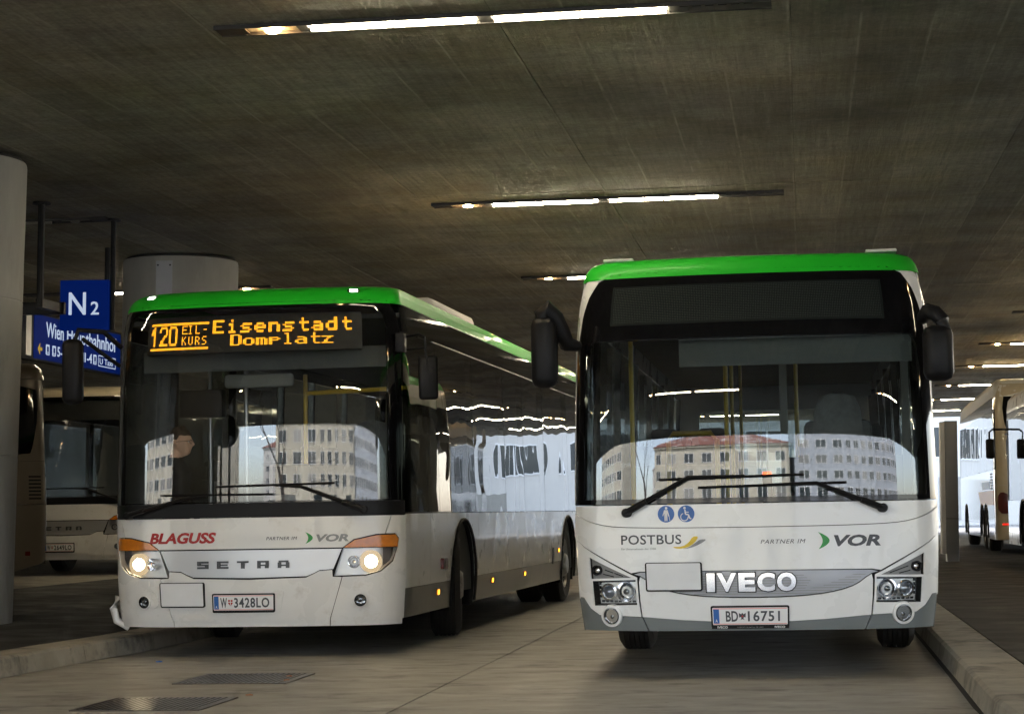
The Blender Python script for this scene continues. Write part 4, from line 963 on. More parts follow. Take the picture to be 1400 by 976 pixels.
# side lamps and lettering
for (y, z) in ((1.65, 0.46), (4.43, 0.47), (6.52, 0.47), (9.15, 0.68)):
    u = SA.uy(y); m = patch('side_marker', SA, rrect(u - 0.06, z - 0.03, u + 0.06, z + 0.03, 0.012), 'amber', A, off=0.008, th=0.008, res=0.1)
    patch('marker_bulb', SA, rrect(u - 0.03, z - 0.02, u + 0.03, z + 0.02, 0.008), 'amber_on', m, off=0.011, th=0.003, res=0.1)
u = SA.uy(1.83); patch('side_indicator', SA, rrect(u - 0.1, 0.66, u + 0.1, 0.76, 0.02), 'red_lens', A, off=0.03, th=0.03, res=0.1)
u = SA.uy(8.7); patch('filler_flap', SA, rrect(u - 0.06, 0.52, u + 0.06, 0.72, 0.02), 'black', A, off=0.006, th=0.006, res=0.1)
gt = [SA.pt(SA.uy(1.6 + 0.5 * k), 2.705, 0.004) for k in range(22)]; MB().tube(gt, 0.006, 5).build('window_gutter', 'brushed', A)
# cabin
MB().box(-1.18, 1.18, 0.22, 0.75, 0.42, 1.14, 0.06).build('dashboard', 'dash', A)
m = MB(); m.box(0.05, 1.1, 0.35, 0.8, 1.1, 1.30, 0.08); m.build('instrument_binnacle', 'dash', A)
driver_place(A, 0.62, 1.55)
seats(A, (3.6, 4.4, 5.2, 6.0))
MB().box(-1.1, 1.12, 0.55, 0.58, 2.42, 2.60).build('sun_blind', 'blind', A, 0)
r = MB(); r.tube([(0.16, 1.25, 0.45), (0.16, 1.25, 2.42)], 0.02, 8); r.tube([(0.16, 1.25, 2.25), (1.1, 1.3, 2.28)], 0.02, 8); r.build('grab_rail', 'yellow', A)
r = MB(); r.tube([(-0.42, 1.35, 0.45), (-0.42, 1.35, 2.75)], 0.02, 8); r.tube([(-1.0, 2.1, 0.45), (-1.0, 2.1, 2.75)], 0.02, 8); r.build('grab_rail', 'brushed', A)
MB().box(-0.12, 0.20, 1.0, 1.28, 0.42, 1.62, 0.03).build('ticket_desk', 'inner_light', A)
MB().box(-0.06, 0.16, 0.93, 1.0, 1.35, 1.6, 0.01).build('ticket_machine', 'black', A)
MB().box(0.2, 1.15, 2.2, 2.25, 0.45, 1.9).build('partition', 'inner', A, 0)
MB().box(-0.95, -0.55, 1.05, 1.2, 2.05, 2.3, 0.02).build('inside_screen', 'black', A)
MB().box(-0.42, 0.2, 0.70, 0.74, 2.28, 2.40, 0.03).build('sun_visor', 'inner_light', A)

# ================================================================== right bus
B = thing('city_bus', 'white and green city bus with unlit display and two round blue stickers', 'bus', (-0.35, 14.2, 0), 0, 'white and green buses at the front')
cfgB = dict(ue=1.335, zb=0.32, skirt=0.54, belt=1.19, gtop=2.55, band=2.80, top=2.97, wheels=(3.1, 9.2), paint='white', skirtm='grey', roofm='green', seams=(2.0, 3.6, 5.4, 7.2, 10.2), header='white', rearwin=True,
            panes=((0.0, 1.6), (1.6, 3.4), (3.4, 5.2), (5.2, 7.0), (7.0, 8.8), (8.8, 10.6), (10.6, 11.9)))
shell(B, SB, 12.0, cfgB)
for sd in (-1, 1):
    wheel(B, sd * 1.06, 3.1, 0.48, 0.48, sd); wheel(B, sd * 1.06, 9.2, 0.48, 0.48, sd, double=True)
patch('inner_skin', SB, [(-1.33, 0.34), (1.33, 0.34), (1.33, 1.17), (-1.33, 1.17)], 'black', B, off=-0.10, th=0.01, res=0.12)
hole = [(-1.215, 1.232), (1.215, 1.232), (1.215, 2.15), (1.20, 2.28), (1.16, 2.35), (-1.16, 2.35), (-1.20, 2.28), (-1.215, 2.15)]
rt = [(1.332, 1.198), (1.332, 1.9), (1.315, 2.3), (1.27, 2.53), (1.215, 2.68), (1.14, 2.785), (1.04, 2.832), (0.0, 2.838)]
msk = rt + mir(rt)[1:]
MK = patch('windscreen_frame', SB, msk, 'gloss', B, holes=[hole], th=0.03, res=0.07)
patch('windscreen', SB, hole, 'screen_glass', B, off=-0.003, th=0, res=0.045)
co = [(1.336, 1.2), (1.42, 1.2), (1.42, 2.545), (1.30, 2.80), (1.05, 2.842), (1.146, 2.79), (1.221, 2.684), (1.276, 2.533), (1.321, 2.3), (1.338, 1.9)]
for f in (lambda p: p, mir): patch('corner_post', SB, f(co), 'white', B, off=-0.004, res=0.06)
gridlay('front_cap_lip', SB, frange(-1.06, 1.06, 30), frange(2.832, 2.846, 2), 'green', B, -0.006)
D2 = patch('destination_display', SB, [(-1.008, 2.458), (0.965, 2.458), (0.965, 2.738), (-1.008, 2.738)], 'display2', MK, off=0.002, th=0.002, res=0.06)
tag(dot_mesh('unlit_dots', SB, [(-0.985 + i * 0.0122, 2.722 - j * 0.0122) for i in range(159) for j in range(21)], 0.0032, 'led_off', D2, 0.0028, 4), kind='stuff')
# white front panels
sm = [(1.365, 1.165), (1.21, 1.098), (1.085, 1.06), (0.95, 1.042), (0.7, 1.034), (0.4, 1.031), (0, 1.030)]
smc = chaikin(sm, 1)
patch('bonnet_strip', SB, [(-1.332, 1.190), *[(-u, z) for u, z in smc if u < 1.33], *[(u, z) for u, z in reversed(smc) if 0 < u < 1.33], (1.332, 1.190)], 'white', B, res=0.06)
lw = [(u, z - 0.005) for u, z in smc if u < 1.34]
mid = [(-u, z) for u, z in reversed(lw)][::-1] + [(u, z) for u, z in reversed(lw) if u > 0]
pt = [(1.345, 0.980), (0.86, 0.722), (0.80, 0.732), (0.30, 0.734)]
patch('front_panel', SB, mid + pt + mir(pt), 'white', B, off=0.010, th=0.03, res=0.06)
gl = [(0.845, 0.713), (0.785, 0.698), (0.70, 0.632), (0.58, 0.592), (0.42, 0.566), (0.2, 0.553), (0, 0.551)]
glo = chaikin(gl, 1)
gtop = [(0.80, 0.724), (0.30, 0.728)]
G_ = patch('grille_band', SB, [(-u, z) for u, z in glo] + [(u, z) for u, z in reversed(glo) if u > 0] + gtop + mir(gtop), 'silver_dark', B, off=-0.012, res=0.06)
patch('grille_crease', SB, [(0.30, 0.722), (0.72, 0.712), (0.45, 0.618), (0.34, 0.60), (0.38, 0.66)], 'silver_dark', G_, off=-0.004, th=0.008, res=0.06)
for k, ch in enumerate('IVECO'):
    x_, w_ = ((-0.333, 0.058), (-0.262, 0.135), (-0.113, 0.115), (0.015, 0.122), (0.150, 0.132))[k]
    words('badge_letter', SB, ch, x_, 0.588, w_, 0.128, 'chrome2', G_, 0.014, 0.02, bold=0.045)
    words('badge_outline', SB, ch, x_ - 0.007, 0.581, w_ + 0.014, 0.142, 'black', G_, 0.004, 0.014, bold=0.06)
lo = [(u - 0.004 if u > 0.4 else u, z - 0.007) for u, z in glo]
low = [(0.805, 0.660), (0.800, 0.421), (0.75, 0.418), (0.50, 0.398), (0.25, 0.386)]
top_ = [p for p in lo if p[0] < 0.80]
patch('bumper', SB, [(-u, z) for u, z in top_][0:] + [(u, z) for u, z in reversed(top_) if u > 0] + low + mir(low), 'white', B, off=0.012, th=0.03, res=0.06)
patch('bumper_skirt', SB, [(-0.765, 0.322), (0.765, 0.322), (0.800, 0.417), (0.75, 0.414), (0.50, 0.394), (0.25, 0.383), (-0.25, 0.383), (-0.50, 0.394), (-0.75, 0.414), (-0.800, 0.417)], 'grey', B, off=-0.004, res=0.06)
cor = [(0.812, 0.421), (1.128, 0.434), (1.20, 0.478), (1.262, 0.552), (1.335, 0.556), (1.335, 0.962), (0.874, 0.716), (0.822, 0.692)]
hl = [(0.832, 0.503), (1.160, 0.497), (1.163, 0.668), (0.832, 0.676)]
tri = [(0.862, 0.690), (1.178, 0.684), (1.183, 0.835)]
fogh = disc(1.03, 0.428, 0.056, 24)
for sd, f in ((1, lambda p: p), (-1, mir)):
    # the fog lamp sits across the white/grey split: cut both panels round it
    ring = disc(1.03, 0.428, 0.078, 28)
    upper = [p for p in ring if p[1] > 0.4300]
    C_ = patch('bumper_corner', SB, f([(0.812, 0.421), (0.955, 0.427)] + sorted(upper, key=lambda p: p[0]) + [(1.105, 0.431)] + cor[1:]), 'white', B, holes=[f(hl), f(tri)], res=0.05)
    gy = [(0.772, 0.322), (1.335, 0.325), (1.335, 0.550), (1.268, 0.546), (1.206, 0.472), (1.132, 0.428), (1.108, 0.427)] + sorted([p for p in ring if p[1] < 0.4255], key=lambda p: -p[0]) + [(0.952, 0.423), (0.808, 0.416)]
    patch('corner_skirt', SB, f(gy), 'grey', B, off=-0.004, res=0.06)
    fo = bpy.data.objects.new('fog_light', None); COL.objects.link(fo); fo.parent = B; fo.empty_display_size = 0.05
    MB().lathe([(0.078, -0.03), (0.076, 0.012), (0.060, 0.016), (0.057, -0.02)], axis_at(SB, sd * 1.03, 0.428), 32).build('ring', 'white', fo)
    MB().lathe([(0.057, -0.02), (0.057, 0.012), (0.049, 0.013), (0.047, -0.02)], axis_at(SB, sd * 1.03, 0.428), 32).build('bezel', 'lensgrey', fo)
    MB().lathe([(0.047, 0.0), (0.03, -0.022), (0.006, -0.03)], axis_at(SB, sd * 1.03, 0.428), 24).build('bowl', 'chrome', fo)
    MB().lathe([(0.016, -0.02), (0.014, 0.0), (0.0, 0.004)], axis_at(SB, sd * 1.03, 0.42), 12).build('bulb', 'lensgrey', fo)
    # headlight box
    H_ = patch('headlight', SB, f(hl), 'black', B, off=-0.07, th=0.01, res=0.06)
    wl = MB()
    for lp in (hl, tri):
        for i in range(len(lp)):
            a, b = lp[i], lp[(i + 1) % len(lp)]; a = (sd * a[0], a[1]); b = (sd * b[0], b[1])
            wl.add([S_ for S_ in (SB.pt(*a, -0.07), SB.pt(*b, -0.07), SB.pt(*b, -0.006), SB.pt(*a, -0.006))], [(0, 1, 2, 3)])
    wl.build('lamp_wall', 'black', H_, 0)
    patch('lamp_plate', SB, f([(0.842, 0.512), (1.140, 0.508), (1.140, 0.655), (0.842, 0.660)]), 'reflector2', H_, off=-0.055, th=0.008, res=0.06)
    MB().lathe([(0.018, -0.03), (0.05, 0.0), (0.066, 0.02), (0.070, 0.02), (0.070, -0.03)], axis_at(SB, sd * 0.918, 0.592, -0.042), 32).build('high_beam_bowl', 'chrome', H_)
    MB().lathe([(0.022, 0.0), (0.02, 0.012), (0.0, 0.018)], axis_at(SB, sd * 0.918, 0.592, -0.05), 16).build('bulb', 'lensgrey', H_)
    MB().lathe([(0.058, -0.02), (0.060, 0.022), (0.048, 0.026), (0.046, 0.01)], axis_at(SB, sd * 1.045, 0.592, -0.042), 32).build('projector_ring', 'chrome', H_)
    MB().lathe([(0.046, 0.008), (0.036, 0.026), (0.018, 0.036), (0.0, 0.039)], axis_at(SB, sd * 1.045, 0.592, -0.042), 24).build('projector_lens', 'projector', H_)
    dr = [rrect(0.852 + 0.035 * k, 0.516, 0.877 + 0.035 * k, 0.532, 0.003, 1) for k in range(8)] + [rrect(1.118, 0.55 + 0.03 * k, 1.136, 0.572 + 0.03 * k, 0.003, 1) for k in range(4)]
    polys('running_light', SB, [f(p) for p in dr], 'lensgrey', H_, -0.045, 0.008)
    patch('lens', SB, f(hl), 'lensclear', H_, off=-0.003, th=0, res=0.06)
    T_ = patch('indicator_housing', SB, f(tri), 'trim_grey', B, off=-0.03, th=0.02, res=0.05)
    MB().lathe([(0.034, -0.01), (0.036, 0.02), (0.028, 0.022), (0.026, 0.008)], axis_at(SB, sd * 1.128, 0.742, -0.026), 24).build('indicator_ring', 'black', T_)
    MB().lathe([(0.027, 0.008), (0.016, 0.016), (0.0, 0.019)], axis_at(SB, sd * 1.128, 0.742, -0.026), 20).build('indicator_lens', 'chrome', T_)
    for q in ((0.93, 0.70, 1.07, 0.745), (1.0, 0.697, 1.085, 0.715)):
        V, F = stroke([(sd * q[0], q[1]), (sd * q[2], q[3])], 0.007); lay('housing_groove', SB, V, F, 'black', T_, -0.027, 0.002)
# thin louvres across the grille
for k in range(8):
    z = 0.572 + 0.0175 * k; hw_ = min(0.80, lerp(sorted((z_, u_) for u_, z_ in glo), z)) - 0.03
    V, F = stroke([(-hw_ + 2 * hw_ * q / 16, z) for q in range(17)], 0.0045); lay('grille_slat', SB, V, F, 'trim_grey', G_, -0.0085, 0.003)
words('alliance_name', SB, 'VOR', -SB.uy(6.6), 0.80, 1.5, 0.28, 'ink_grey', B, bold=0.04, shear=0.2)
# lettering, stickers, plates
words('operator_name', SB, 'POSTBUS', -0.920, 0.918, 0.423, 0.066, 'ink', B, off=0.0125, bold=0.012, spacing=1.05)
words('slogan', SB, 'Ein Unternehmen der ÖBB', -0.920, 0.882, 0.245, 0.016, 'ink_grey', B, off=0.0125)
polys('swoosh', SB, [chaikin([(-0.568, 0.899), (-0.52, 0.884), (-0.455, 0.893), (-0.405, 0.925), (-0.375, 0.970), (-0.418, 0.970), (-0.445, 0.928), (-0.49, 0.900)], 1, True)], 'ink_yellow', B, 0.013)
polys('swoosh', SB, [chaikin([(-0.50, 0.884), (-0.44, 0.888), (-0.37, 0.915), (-0.318, 0.949), (-0.368, 0.948), (-0.395, 0.930), (-0.45, 0.893)], 1, True)], 'ink_grey', B, 0.0122)
words('partner_text', SB, 'PARTNER IM', 0.045, 0.912, 0.305, 0.028, 'ink', B, off=0.0125, shear=0.25, spacing=1.12)
chevron(SB, B, 0.437, 0.868, 0.076, 0.118, 0.013)
words('alliance_name', SB, 'VOR', 0.542, 0.886, 0.318, 0.078, 'ink', B, off=0.0125, bold=0.04, shear=0.22)
for k, cx in enumerate((-0.601, -0.461)):
    st = patch('round_sticker', SB, disc(cx, 1.126, 0.058, 32), 'blue', B, off=0.002, th=0.002, res=0.06)
    if k == 0:
        polys('pictogram', SB, [disc(cx + 0.002, 1.166, 0.009, 12), [(cx - 0.012, 1.154), (cx + 0.012, 1.154), (cx + 0.024, 1.110), (cx + 0.018, 1.108), (cx + 0.010, 1.132), (cx + 0.010, 1.078), (cx + 0.001, 1.078), (cx, 1.11), (cx - 0.002, 1.078), (cx - 0.011, 1.078), (cx - 0.011, 1.132), (cx - 0.02, 1.112), (cx - 0.025, 1.114)]], 'paper', st, 0.004, 0.002)
        V, F = stroke([(cx + 0.021, 1.112), (cx + 0.027, 1.078)], 0.003); lay('pictogram_cane', SB, V, F, 'paper', st, 0.004, 0.002)
    else:
        V, F = [], []
        for pts, w_ in (([(cx - 0.008, 1.155), (cx - 0.004, 1.122), (cx + 0.016, 1.120), (cx + 0.026, 1.092), (cx + 0.036, 1.094)], 0.009), ([(cx - 0.004, 1.138), (cx + 0.018, 1.136)], 0.006),
                        ([(cx - 0.012 + 0.026 * math.cos(R(a)), 1.104 + 0.026 * math.sin(R(a))) for a in range(110, 371, 20)], 0.006)):
            v, ff = stroke(pts, w_); n0 = len(V); V += v; F += [tuple(i + n0 for i in q) for q in ff]
        lay('pictogram', SB, V, F, 'paper', st, 0.004, 0.002); polys('pictogram_head', SB, [disc(cx - 0.010, 1.166, 0.009, 12)], 'paper', st, 0.004, 0.002)
blank_plate(SB, B, -0.755, 0.595, -0.360, 0.793, 0.01)
pf = plate(SB, B, -0.300, 0.367, 0.52, 0.115, 'BD', '16751', (0.207, 'eagle', 0.085, 0.222, 0.092, 0.245), off=0.03)
patch('plate_foot', SB, [(-0.310, 0.340), (0.230, 0.340), (0.230, 0.366), (-0.310, 0.366)], 'black', pf, off=0.029, th=0.019, res=0.1)
for x in (-0.270, 0.130): words('plate_foot_text', SB, 'IVECO', x, 0.343, 0.072, 0.015, 'paper', pf, 0.031, 0.001, bold=0.03)
words('plate_foot_text', SB, 'IVECO Austria GmbH', -0.13, 0.3465, 0.18, 0.008, 'ink_grey', pf, 0.031, 0.001)
wiper(SB, B, (-0.87, 1.138), (-0.438, 1.373), (-0.05, 1.376), (-0.645, 1.362), (0.352, 1.380))
wiper(SB, B, (0.874, 1.142), (0.435, 1.318), (0.091, 1.312), (-0.371, 1.303), (0.639, 1.321))
mirror_head(B, (-1.435, 0.10, 2.275), (0.185, 0.17, 0.505), -8, [([(-1.22, 0.30, 2.33), (-1.285, 0.18, 2.34), (-1.315, 0.14, 2.42), (-1.35, 0.11, 2.52), (-1.41, 0.09, 2.585), (-1.45, 0.09, 2.54), (-1.46, 0.09, 2.48)], [0.04, 0.058, 0.060, 0.060, 0.062, 0.06, 0.055])])
mirror_head(B, (1.29, 0.12, 2.195), (0.205, 0.16, 0.385), 8, [([(1.20, 0.28, 2.45), (1.235, 0.18, 2.49), (1.28, 0.13, 2.47), (1.325, 0.12, 2.42), (1.33, 0.12, 2.36)], [0.045, 0.058, 0.056, 0.052, 0.05])])
for (x, y) in ((-0.95, 0.55), (0.93, 0.5)): MB().box(x - 0.10, x + 0.12, y, y + 0.4, 2.955, 2.978, 0.008).build('roof_rail', 'roofgrey', B)
# cabin
MB().box(-1.16, 1.16, 0.2, 0.72, 0.42, 1.15, 0.06).build('dashboard', 'dash', B)
MB().box(0.1, 1.08, 0.34, 0.8, 1.08, 1.26, 0.07).build('instrument_binnacle', 'dash', B)
driver_place(B, 0.62, 1.35)
MB().box(0.36, 0.88, 1.68, 1.76, 1.45, 1.82, 0.06).build('jacket', 'seat2', B)
seats(B, (2.9, 3.7, 4.5, 5.3, 6.1, 7.0, 7.9))
MB().box(-0.5, 1.12, 0.30, 0.315, 2.16, 2.36).build('sun_blind', 'blind', B, 0)
MB().box(-0.5, 1.12, 0.29, 0.33, 2.35, 2.38).build('blind_roller', 'brushed', B, 0)
for x in (0.18, 1.12): MB().box(x, x + 0.06, 2.0, 2.06, 0.45, 2.7).build('partition_post', 'inner_light', B, 0)
MB().box(0.24, 1.12, 2.02, 2.05, 0.45, 1.55).build('partition', 'inner', B, 0)
r = MB(); r.tube([(-0.78, 3.25, 0.9), (-0.78, 3.25, 1.74), (-0.74, 3.25, 1.80), (-0.42, 3.25, 1.80), (-0.37, 3.25, 1.74), (-0.36, 3.25, 0.9)], 0.022, 8); r.build('seat_rail', 'yellow', B)
for (x, y) in ((-0.25, 2.3), (-0.95, 1.6), (-0.3, 5.2), (0.3, 5.2), (-0.3, 8.0), (0.3, 8.0)):
    MB().tube([(x, y, 0.45), (x, y, 2.7)], 0.018, 8).build('grab_rail', 'yellow', B)
m = MB(); m.box(0.06, 0.13, 0.40, 0.46, 1.15, 1.40, 0.01); dv = m.build('dash_device', 'black', B)
MB().box(0.065, 0.125, 0.392, 0.3985, 1.385, 1.41, 0.0).build('indicator', 'red_on', dv, 0)

# ================================================================== passenger standing in the left bus
def person():
    t = thing('person', 'person with glasses and dark jacket standing inside the left bus, facing right', 'person', (-5.42, 17.36, 0.42), -4)
    bm = bmesh.new()
    # head, facing +x
    hc = Vector((0.03, 0, 1.40))
    bmesh.ops.create_uvsphere(bm, u_segments=40, v_segments=28, radius=1.0)
    def gz(a, s): return math.exp(-(a / s) ** 2)
    for v in bm.verts:
        d = v.co.copy(); x, y, z = d.x * 0.098, d.y * 0.076, d.z * 0.125
        if z < -0.02: k = 1 - 0.35 * (-z - 0.02) / 0.105; y *= k; x = x * (1 - 0.10 * (-z - 0.02) / 0.105) + 0.012 * min(1, (-z - .02) / .06)
        if d.x > 0.2:
            x += 0.030 * gz(y, 0.016) * gz(z + 0.022, 0.022) + 0.012 * gz(y, 0.014) * gz(z - 0.005, 0.02)
            x += 0.014 * gz(y, 0.03) * gz(z + 0.098, 0.018) + 0.008 * gz(y, 0.025) * gz(z + 0.060, 0.010) + 0.006 * gz(y, 0.05) * gz(z - 0.03, 0.012)
            x -= 0.012 * gz(abs(y) - 0.032, 0.016) * gz(z - 0.006, 0.016) + 0.006 * gz(z + 0.046, 0.008) * gz(y, 0.03)
        v.co = hc + Vector((x, y, z))
    def rings(pts):
        prev = None
        for (c, a, b) in pts:
            r_ = [bm.verts.new(Vector(c) + Vector((a * math.cos(q), b * math.sin(q), 0))) for q in [2 * math.pi * k / 20 for k in range(20)]]
            if prev:
                for k in range(20): bm.faces.new((prev[k], prev[(k + 1) % 20], r_[(k + 1) % 20], r_[k]))
            else: bm.faces.new(r_[::-1])
            prev = r_
        bm.faces.new(prev)
    def limbs(pts):
        prev = None
        for i, (c, r_) in enumerate(pts):
            c = Vector(c); d = (Vector(pts[min(i + 1, len(pts) - 1)][0]) - Vector(pts[max(i - 1, 0)][0])).normalized(); a = d.cross(Vector((0.3, 1, 0.1))).normalized(); b = d.cross(a)
            g_ = [bm.verts.new(c + (a * math.cos(q) + b * math.sin(q)) * r_) for q in [2 * math.pi * k / 12 for k in range(12)]]
            if prev:
                for k in range(12): bm.faces.new((prev[k], prev[(k + 1) % 12], g_[(k + 1) % 12], g_[k]))
            else: bm.faces.new(g_[::-1])
            prev = g_
        bm.faces.new(prev)
    rings([((-0.02, 0, 0.72), 0.11, 0.16), ((-0.02, 0, 0.85), 0.12, 0.165), ((-0.01, 0, 1.0), 0.115, 0.165), ((-0.01, 0, 1.13), 0.12, 0.19), ((-0.02, 0, 1.19), 0.10, 0.19), ((-0.025, 0, 1.235), 0.075, 0.12), ((-0.02, 0, 1.265), 0.056, 0.06), ((0.0, 0, 1.34), 0.052, 0.054)])
    for s in (-1, 1):
        limbs([((-0.02, s * 0.085, 0.78), 0.09), ((0.0, s * 0.09, 0.42), 0.062), ((0.0, s * 0.09, 0.38), 0.06), ((-0.02, s * 0.09, 0.06), 0.042)])
        limbs([((-0.05, s * 0.09, 0.04), 0.04), ((0.06, s * 0.095, 0.035), 0.04), ((0.17, s * 0.10, 0.028), 0.026)])
        limbs([((-0.02, s * 0.17, 1.17), 0.062), ((-0.01, s * 0.225, 0.93), 0.05), ((0.10, s * 0.20, 0.76), 0.042), ((0.24, s * 0.15, 0.80), 0.032)])
        limbs([((0.23, s * 0.15, 0.80), 0.033), ((0.29, s * 0.14, 0.815), 0.036), ((0.33, s * 0.135, 0.815), 0.026)])
        for q in range(4): limbs([((0.31, s * (0.112 + 0.016 * q), 0.815), 0.009), ((0.355, s * (0.110 + 0.016 * q), 0.812), 0.009), ((0.385 + 0.006 * (q in (1, 2)), s * (0.110 + 0.016 * q), 0.795), 0.008)])
        limbs([((0.27, s * 0.115, 0.815), 0.011), ((0.31, s * 0.092, 0.81), 0.010), ((0.335, s * 0.088, 0.80), 0.009)])
        limbs([((0.015, s * 0.073, 1.375), 0.008), ((0.0, s * 0.084, 1.395), 0.017), ((0.002, s * 0.084, 1.415), 0.015), ((0.015, s * 0.074, 1.425), 0.006)])
    me = bpy.data.meshes.new('body'); bm.to_mesh(me); bm.free()
    tmp = bpy.data.objects.new('tmp', me); COL.objects.link(tmp)
    md = tmp.modifiers.new('r', 'REMESH'); md.mode = 'VOXEL'; md.voxel_size = 0.0065
    sm_ = tmp.modifiers.new('s', 'SMOOTH'); sm_.iterations = 3; sm_.factor = 0.4
    dg = bpy.context.evaluated_depsgraph_get(); dg.update()
    m2 = bpy.data.meshes.new_from_object(tmp.evaluated_get(dg)); bpy.data.objects.remove(tmp)
    m2.name = 'body'; m2.materials.clear(); m2.materials.append(M['skin']); m2.materials.append(M['cloth']); m2.shade_smooth()
    for p in m2.polygons:
        c = p.center
        if c.z < 1.268 and c.x < 0.245: p.material_index = 1
    o = bpy.data.objects.new('body', m2); COL.objects.link(o); o.parent = t
    h = MB(); n, q = 28, 12; vs_ = []
    for i in range(q + 1):
        for k in range(n):
            a = 2 * math.pi * k / n; fx = math.cos(a); el = R(90 - i * (66 + 62 * max(0.0, 0.12 - fx) ** 0.75) / q)
            w = 0.006 * math.sin(9 * a + i) + 0.004 * math.sin(17 * a)
            vs_.append(hc + Vector(((0.108 + w) * math.cos(el) * fx - 0.006, (0.088 + w) * math.cos(el) * math.sin(a), (0.142 + w) * math.sin(el))))
    h.add(vs_, [(i * n + k, i * n + (k + 1) % n, (i + 1) * n + (k + 1) % n, (i + 1) * n + k) for i in range(q) for k in range(n)])
    h.build('hair', 'hair', t, 60)
    gl_ = MB()
    for s in (-1, 1):
        c = hc + Vector((0.105, s * 0.034, 0.004)); gl_.tube([c + Vector((0, 0.024 * math.cos(a), 0.018 * math.sin(a))) for a in [2 * math.pi * k / 16 for k in range(17)]], 0.0022, 5, cap=False)
        gl_.tube([c + Vector((0, s * 0.024, 0.006)), hc + Vector((0.07, s * 0.078, 0.008)), hc + Vector((-0.01, s * 0.086, 0.004))], 0.002, 5)
    gl_.tube([hc + Vector((0.112, -0.011, 0.006)), hc + Vector((0.112, 0.011, 0.006))], 0.002, 5)
    gl_.build('glasses', 'black', t)
    for s in (-1, 1): MB().lathe([(0.001, 0.0085), (0.006, 0.007), (0.009, 0.0)], AX(hc + Vector((0.080, s * 0.032, 0.004)), (1, 0, 0)), 10).build('eye', 'paper', o)
person()

# ================================================================== second bus of the same make, parked on the left lane
C = thing('city_bus', 'dim white bus with silver grille band parked on the far left lane', 'bus', (-12.1, 32.4, 0.27), -1.0)
shell(C, SA, 12.0, dict(cfgA, wheels=(2.85, 9.0), roofm='beige', panes=((0.0, 1.7), (1.7, 4.6), (4.6, 7.5), (7.5, 11.8)), seams=(3.6, 6.6)))
lowfloor_front(C, SA, dict(paint='white2', lit=False, badge=True))
for sd in (-1, 1): wheel(C, sd * 1.09, 2.85, 0.48, 0.48, sd); wheel(C, sd * 1.09, 9.0, 0.48, 0.48, sd)
plate(SA, C, -0.306, 0.392, 0.52, 0.125, 'W', '2649LO', (0.150, 'shield', 0.058, 0.305, 0.062, 0.182))
MB().box(-1.18, 1.18, 0.22, 0.75, 0.42, 1.14, 0.06).build('dashboard', 'dash', C)
driver_place(C, 0.62, 1.55)
patch('destination_display', SA, [(-1.035, 2.565), (0.985, 2.565), (0.985, 2.885), (-1.035, 2.885)], 'display', C, off=-0.10, th=0.06, res=0.2)
wiper(SA, C, (0.97, 1.205), (0.46, 1.40), (0.2, 1.42), (-0.275, 1.414), (0.736, 1.427))

# ================================================================== rear corner of a dark coach on the left edge
SD = Body(1.275, [(0, 0), (.8, 3), (1.0, 10), (1.15, 45), (1.27, 90)], [(.1, -4), (1.1, 0), (1.7, 1), (2.9, 6), (3.0, 30), (3.08, 75), (3.1, 86)], 1.1, [(1.2, 1.0), (2.8, 0.975), (3.0, 0.95), (3.1, 0.88)])
D = thing('coach', 'brown coach seen from behind at the left edge, partly hidden by the column', 'coach', (-11.37, 26.47, 0.27), 32)
shell(D, SD, 12.0, dict(ue=1.245, zb=0.30, skirt=0.54, belt=1.5, gtop=2.75, band=2.85, top=3.1, wheels=(3.2, 9.2), paint='brown', skirtm='brown', roofm='brown', rooftop='brown', panes=((0.0, 3.0), (3.0, 6.0), (6.0, 9.0), (9.0, 11.8)), seams=(2.0, 5.0)))
win = chaikin([(-1.08, 2.82), (-1.02, 1.78), (1.0, 1.78), (1.06, 1.95), (1.14, 2.35), (1.13, 2.82)], 1, True)
patch('rear_frame', SD, [(-1.242, 1.72), (1.242, 1.72), (1.242, 2.846), (-1.242, 2.846)], 'brown', D, holes=[win], res=0.08)
patch('rear_window', SD, win, 'gloss', D, off=-0.005, th=0, res=0.08)
e = patch('engine_cover', SD, [(-1.242, 1.125), (1.242, 1.125), (1.242, 1.714), (-1.242, 1.714)], 'brown', D, res=0.09)
for k in range(7): patch('vent_slat', SD, rrect(0.98, 1.19 + 0.05 * k, 1.16, 1.215 + 0.05 * k, 0.006, 2), 'black', e, off=0.004, th=0.004, res=0.1)
lo_ = patch('rear_bumper', SD, [(-1.242, 0.02), (0.4, 0.10), (1.20, 0.32), (1.242, 0.36), (1.242, 1.118), (-1.242, 1.118)], 'brown', D, res=0.09)
patch('tail_light', SD, rrect(0.93, 0.42, 1.0, 0.48, 0.01), 'red_lens', lo_, off=0.004, th=0.004)
for sd in (-1, 1): wheel(D, sd * 1.08, 3.2, 0.48, 0.48, sd); wheel(D, sd * 1.08, 9.2, 0.48, 0.48, sd)

